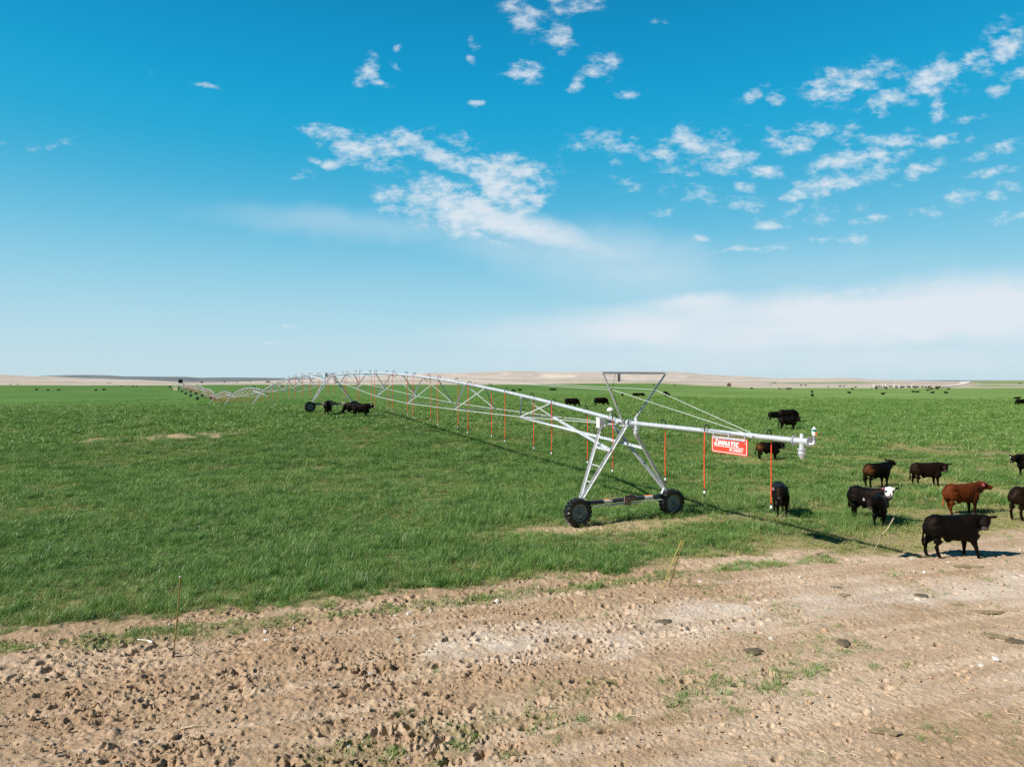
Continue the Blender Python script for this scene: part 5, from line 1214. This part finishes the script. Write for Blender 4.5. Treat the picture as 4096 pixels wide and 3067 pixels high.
o = link('stone', crumb('stone', 1200, M_stone2, .4)); p = hit(1586, 2566); o.location = (p.x, p.y, p.z + .02); o.scale = (.07, .045, .05); tag(o, 'flat blue green stone on the churned dirt', 'stone')
# dung pats
M_dung = simple('dung', (0.12, 0.092, 0.055), .75, 0, .3, 20, .01); M_stain = simple('dung_stain', (0.25, 0.185, 0.10), .9, 0, .35, 14, .004)
def blobby(name, x, y, w, d, h, mat, label, rot=0, seed=1, grp=None):
    p = hit(x, y); sx = w * p.y / F / 2; q = random.Random(seed); n = 26; vs = []; ph = [q.uniform(0, 6.28) for _ in range(4)]
    prof_ = [(1.0, .0), (.93, .45), (.72, .8), (.4, 1.0), (.12, 1.03)]
    m = MB()
    for f, z in prof_:
        for i in range(n):
            a = 2 * math.pi * i / n; k = 1 + .13 * math.sin(2 * a + ph[0]) + .13 * math.sin(3 * a + ph[1]) + .10 * math.sin(7 * a + ph[2]) + .10 * q.uniform(-1, 1)
            X, Y = math.cos(a) * sx * k * f, math.sin(a) * d / 2 * k * f; c, s = math.cos(rot), math.sin(rot)
            vs.append(Vector((p.x + X * c - Y * s, p.y + X * s + Y * c, .012 + h * z)))
    fs = [(k * n + i, k * n + (i + 1) % n, (k + 1) * n + (i + 1) % n, (k + 1) * n + i) for k in range(4) for i in range(n)] + [tuple(4 * n + i for i in range(n))]
    m.add(vs, fs); o = m.build(name, mat, None, loc=(p.x, p.y, 0), smooth=True); tag(o, label, 'dung', grp)
blobby('dung_pat', 2658, 2492, 62, .30, .05, M_dung, 'dark round dung pat below the pair of yellow stakes', 0, 1)
blobby('dung_pat', 3015, 2609, 78, .30, .045, M_dung, 'widest oval dung pat in the middle of the dirt on the right', -.1, 2)
blobby('dung_pat', 3347, 2354, 56, .35, .035, M_dung, 'dung pat left below the crooked stake', -.25, 3)
blobby('dung_pat', 3378, 2382, 46, .24, .03, M_stain, 'small brown dung pat just below a darker one', -.1, 4)
blobby('dung_pat', 3375, 2577, 56, .40, .04, M_dung, 'dung pat nearest the sparse green sprouts on the right', -.5, 5)
blobby('dung_pat', 3688, 2384, 56, .28, .03, M_dung, 'dung pat in front of the black bull calf', -.2, 6)
blobby('dung_pat', 3838, 2424, 44, .22, .025, M_stain, 'short brown dung smear left of a long one', -.15, 7)
blobby('dung_pat', 3950, 2450, 120, .26, .025, M_stain, 'long thin brown dung smear on the right', -.10, 8)
blobby('dung_pat', 3870, 2266, 110, .30, .02, M_stain, 'faint brown dung smear right under the black bull calf', -.05, 9)
blobby('dung_pat', 3985, 2548, 110, .30, .02, M_stain, 'long brown dung smear left of the darkest one at the right edge', -.15, 10)
blobby('dung_pat', 4080, 2572, 90, .30, .03, M_dung, 'dark dung smear cut by the right edge of the picture', -.2, 11)
blobby('dung_pat', 3540, 2932, 105, .24, .010, M_stain, 'broad brown dung smear low in the right corner', .0, 12)
# pale sticks and straws
def stick(name, pts_, r, mat, label, grp=None):
    P_ = [hit(x, y) + Vector((0, 0, .025 + (i % 2) * .02)) for i, (x, y) in enumerate(pts_)]
    m = MB(); m.tube(P_, r, 6); tag(m.build(name, mat, None, loc=P_[0]), label, 'stick', grp)
M_bone = simple('bleached_stick', (.74, .69, .64), .7, 0, .1, 10); M_straw = simple('dry_straw', (.66, .54, .34), .8, 0, .15, 10)
stick('stick', [(525,2560),(560,2567),(590,2568),(608,2578)], [.010,.016,.020,.026], M_bone, 'bleached forked stick left of the tall thin stake')
stick('stick', [(278,2592),(310,2595)], .008, M_bone, 'short bleached stick on the thin grass at left')
stick('stick', [(722,2922),(770,2918),(815,2914)], [.016,.013,.010], M_straw, 'pale crooked stick on the dirt below the tall thin stake')
stick('stick', [(1325,2758),(1355,2745)], .022, M_wood, 'short thick piece of pale wood on the dirt')
stick('stick', [(2535,2399),(2580,2402),(2620,2410)], .008, M_straw, 'thin straw lying below the pair of yellow stakes')
rs_ = random.Random(3)
for i in range(46):
    x = rs_.uniform(2300, 4080); y = rs_.uniform(2640, 3050); L_ = rs_.uniform(20, 60); a = rs_.choice([rs_.uniform(.1, .6), rs_.uniform(-.4, .1)])
    stick('straw', [(x, y), (x + L_ * .5, y + L_ * .5 * a + 2), (x + L_, y + L_ * a)], .0045, M_straw, 'thin pale straw lying on the beige dirt', 'thin straws scattered on the dirt')
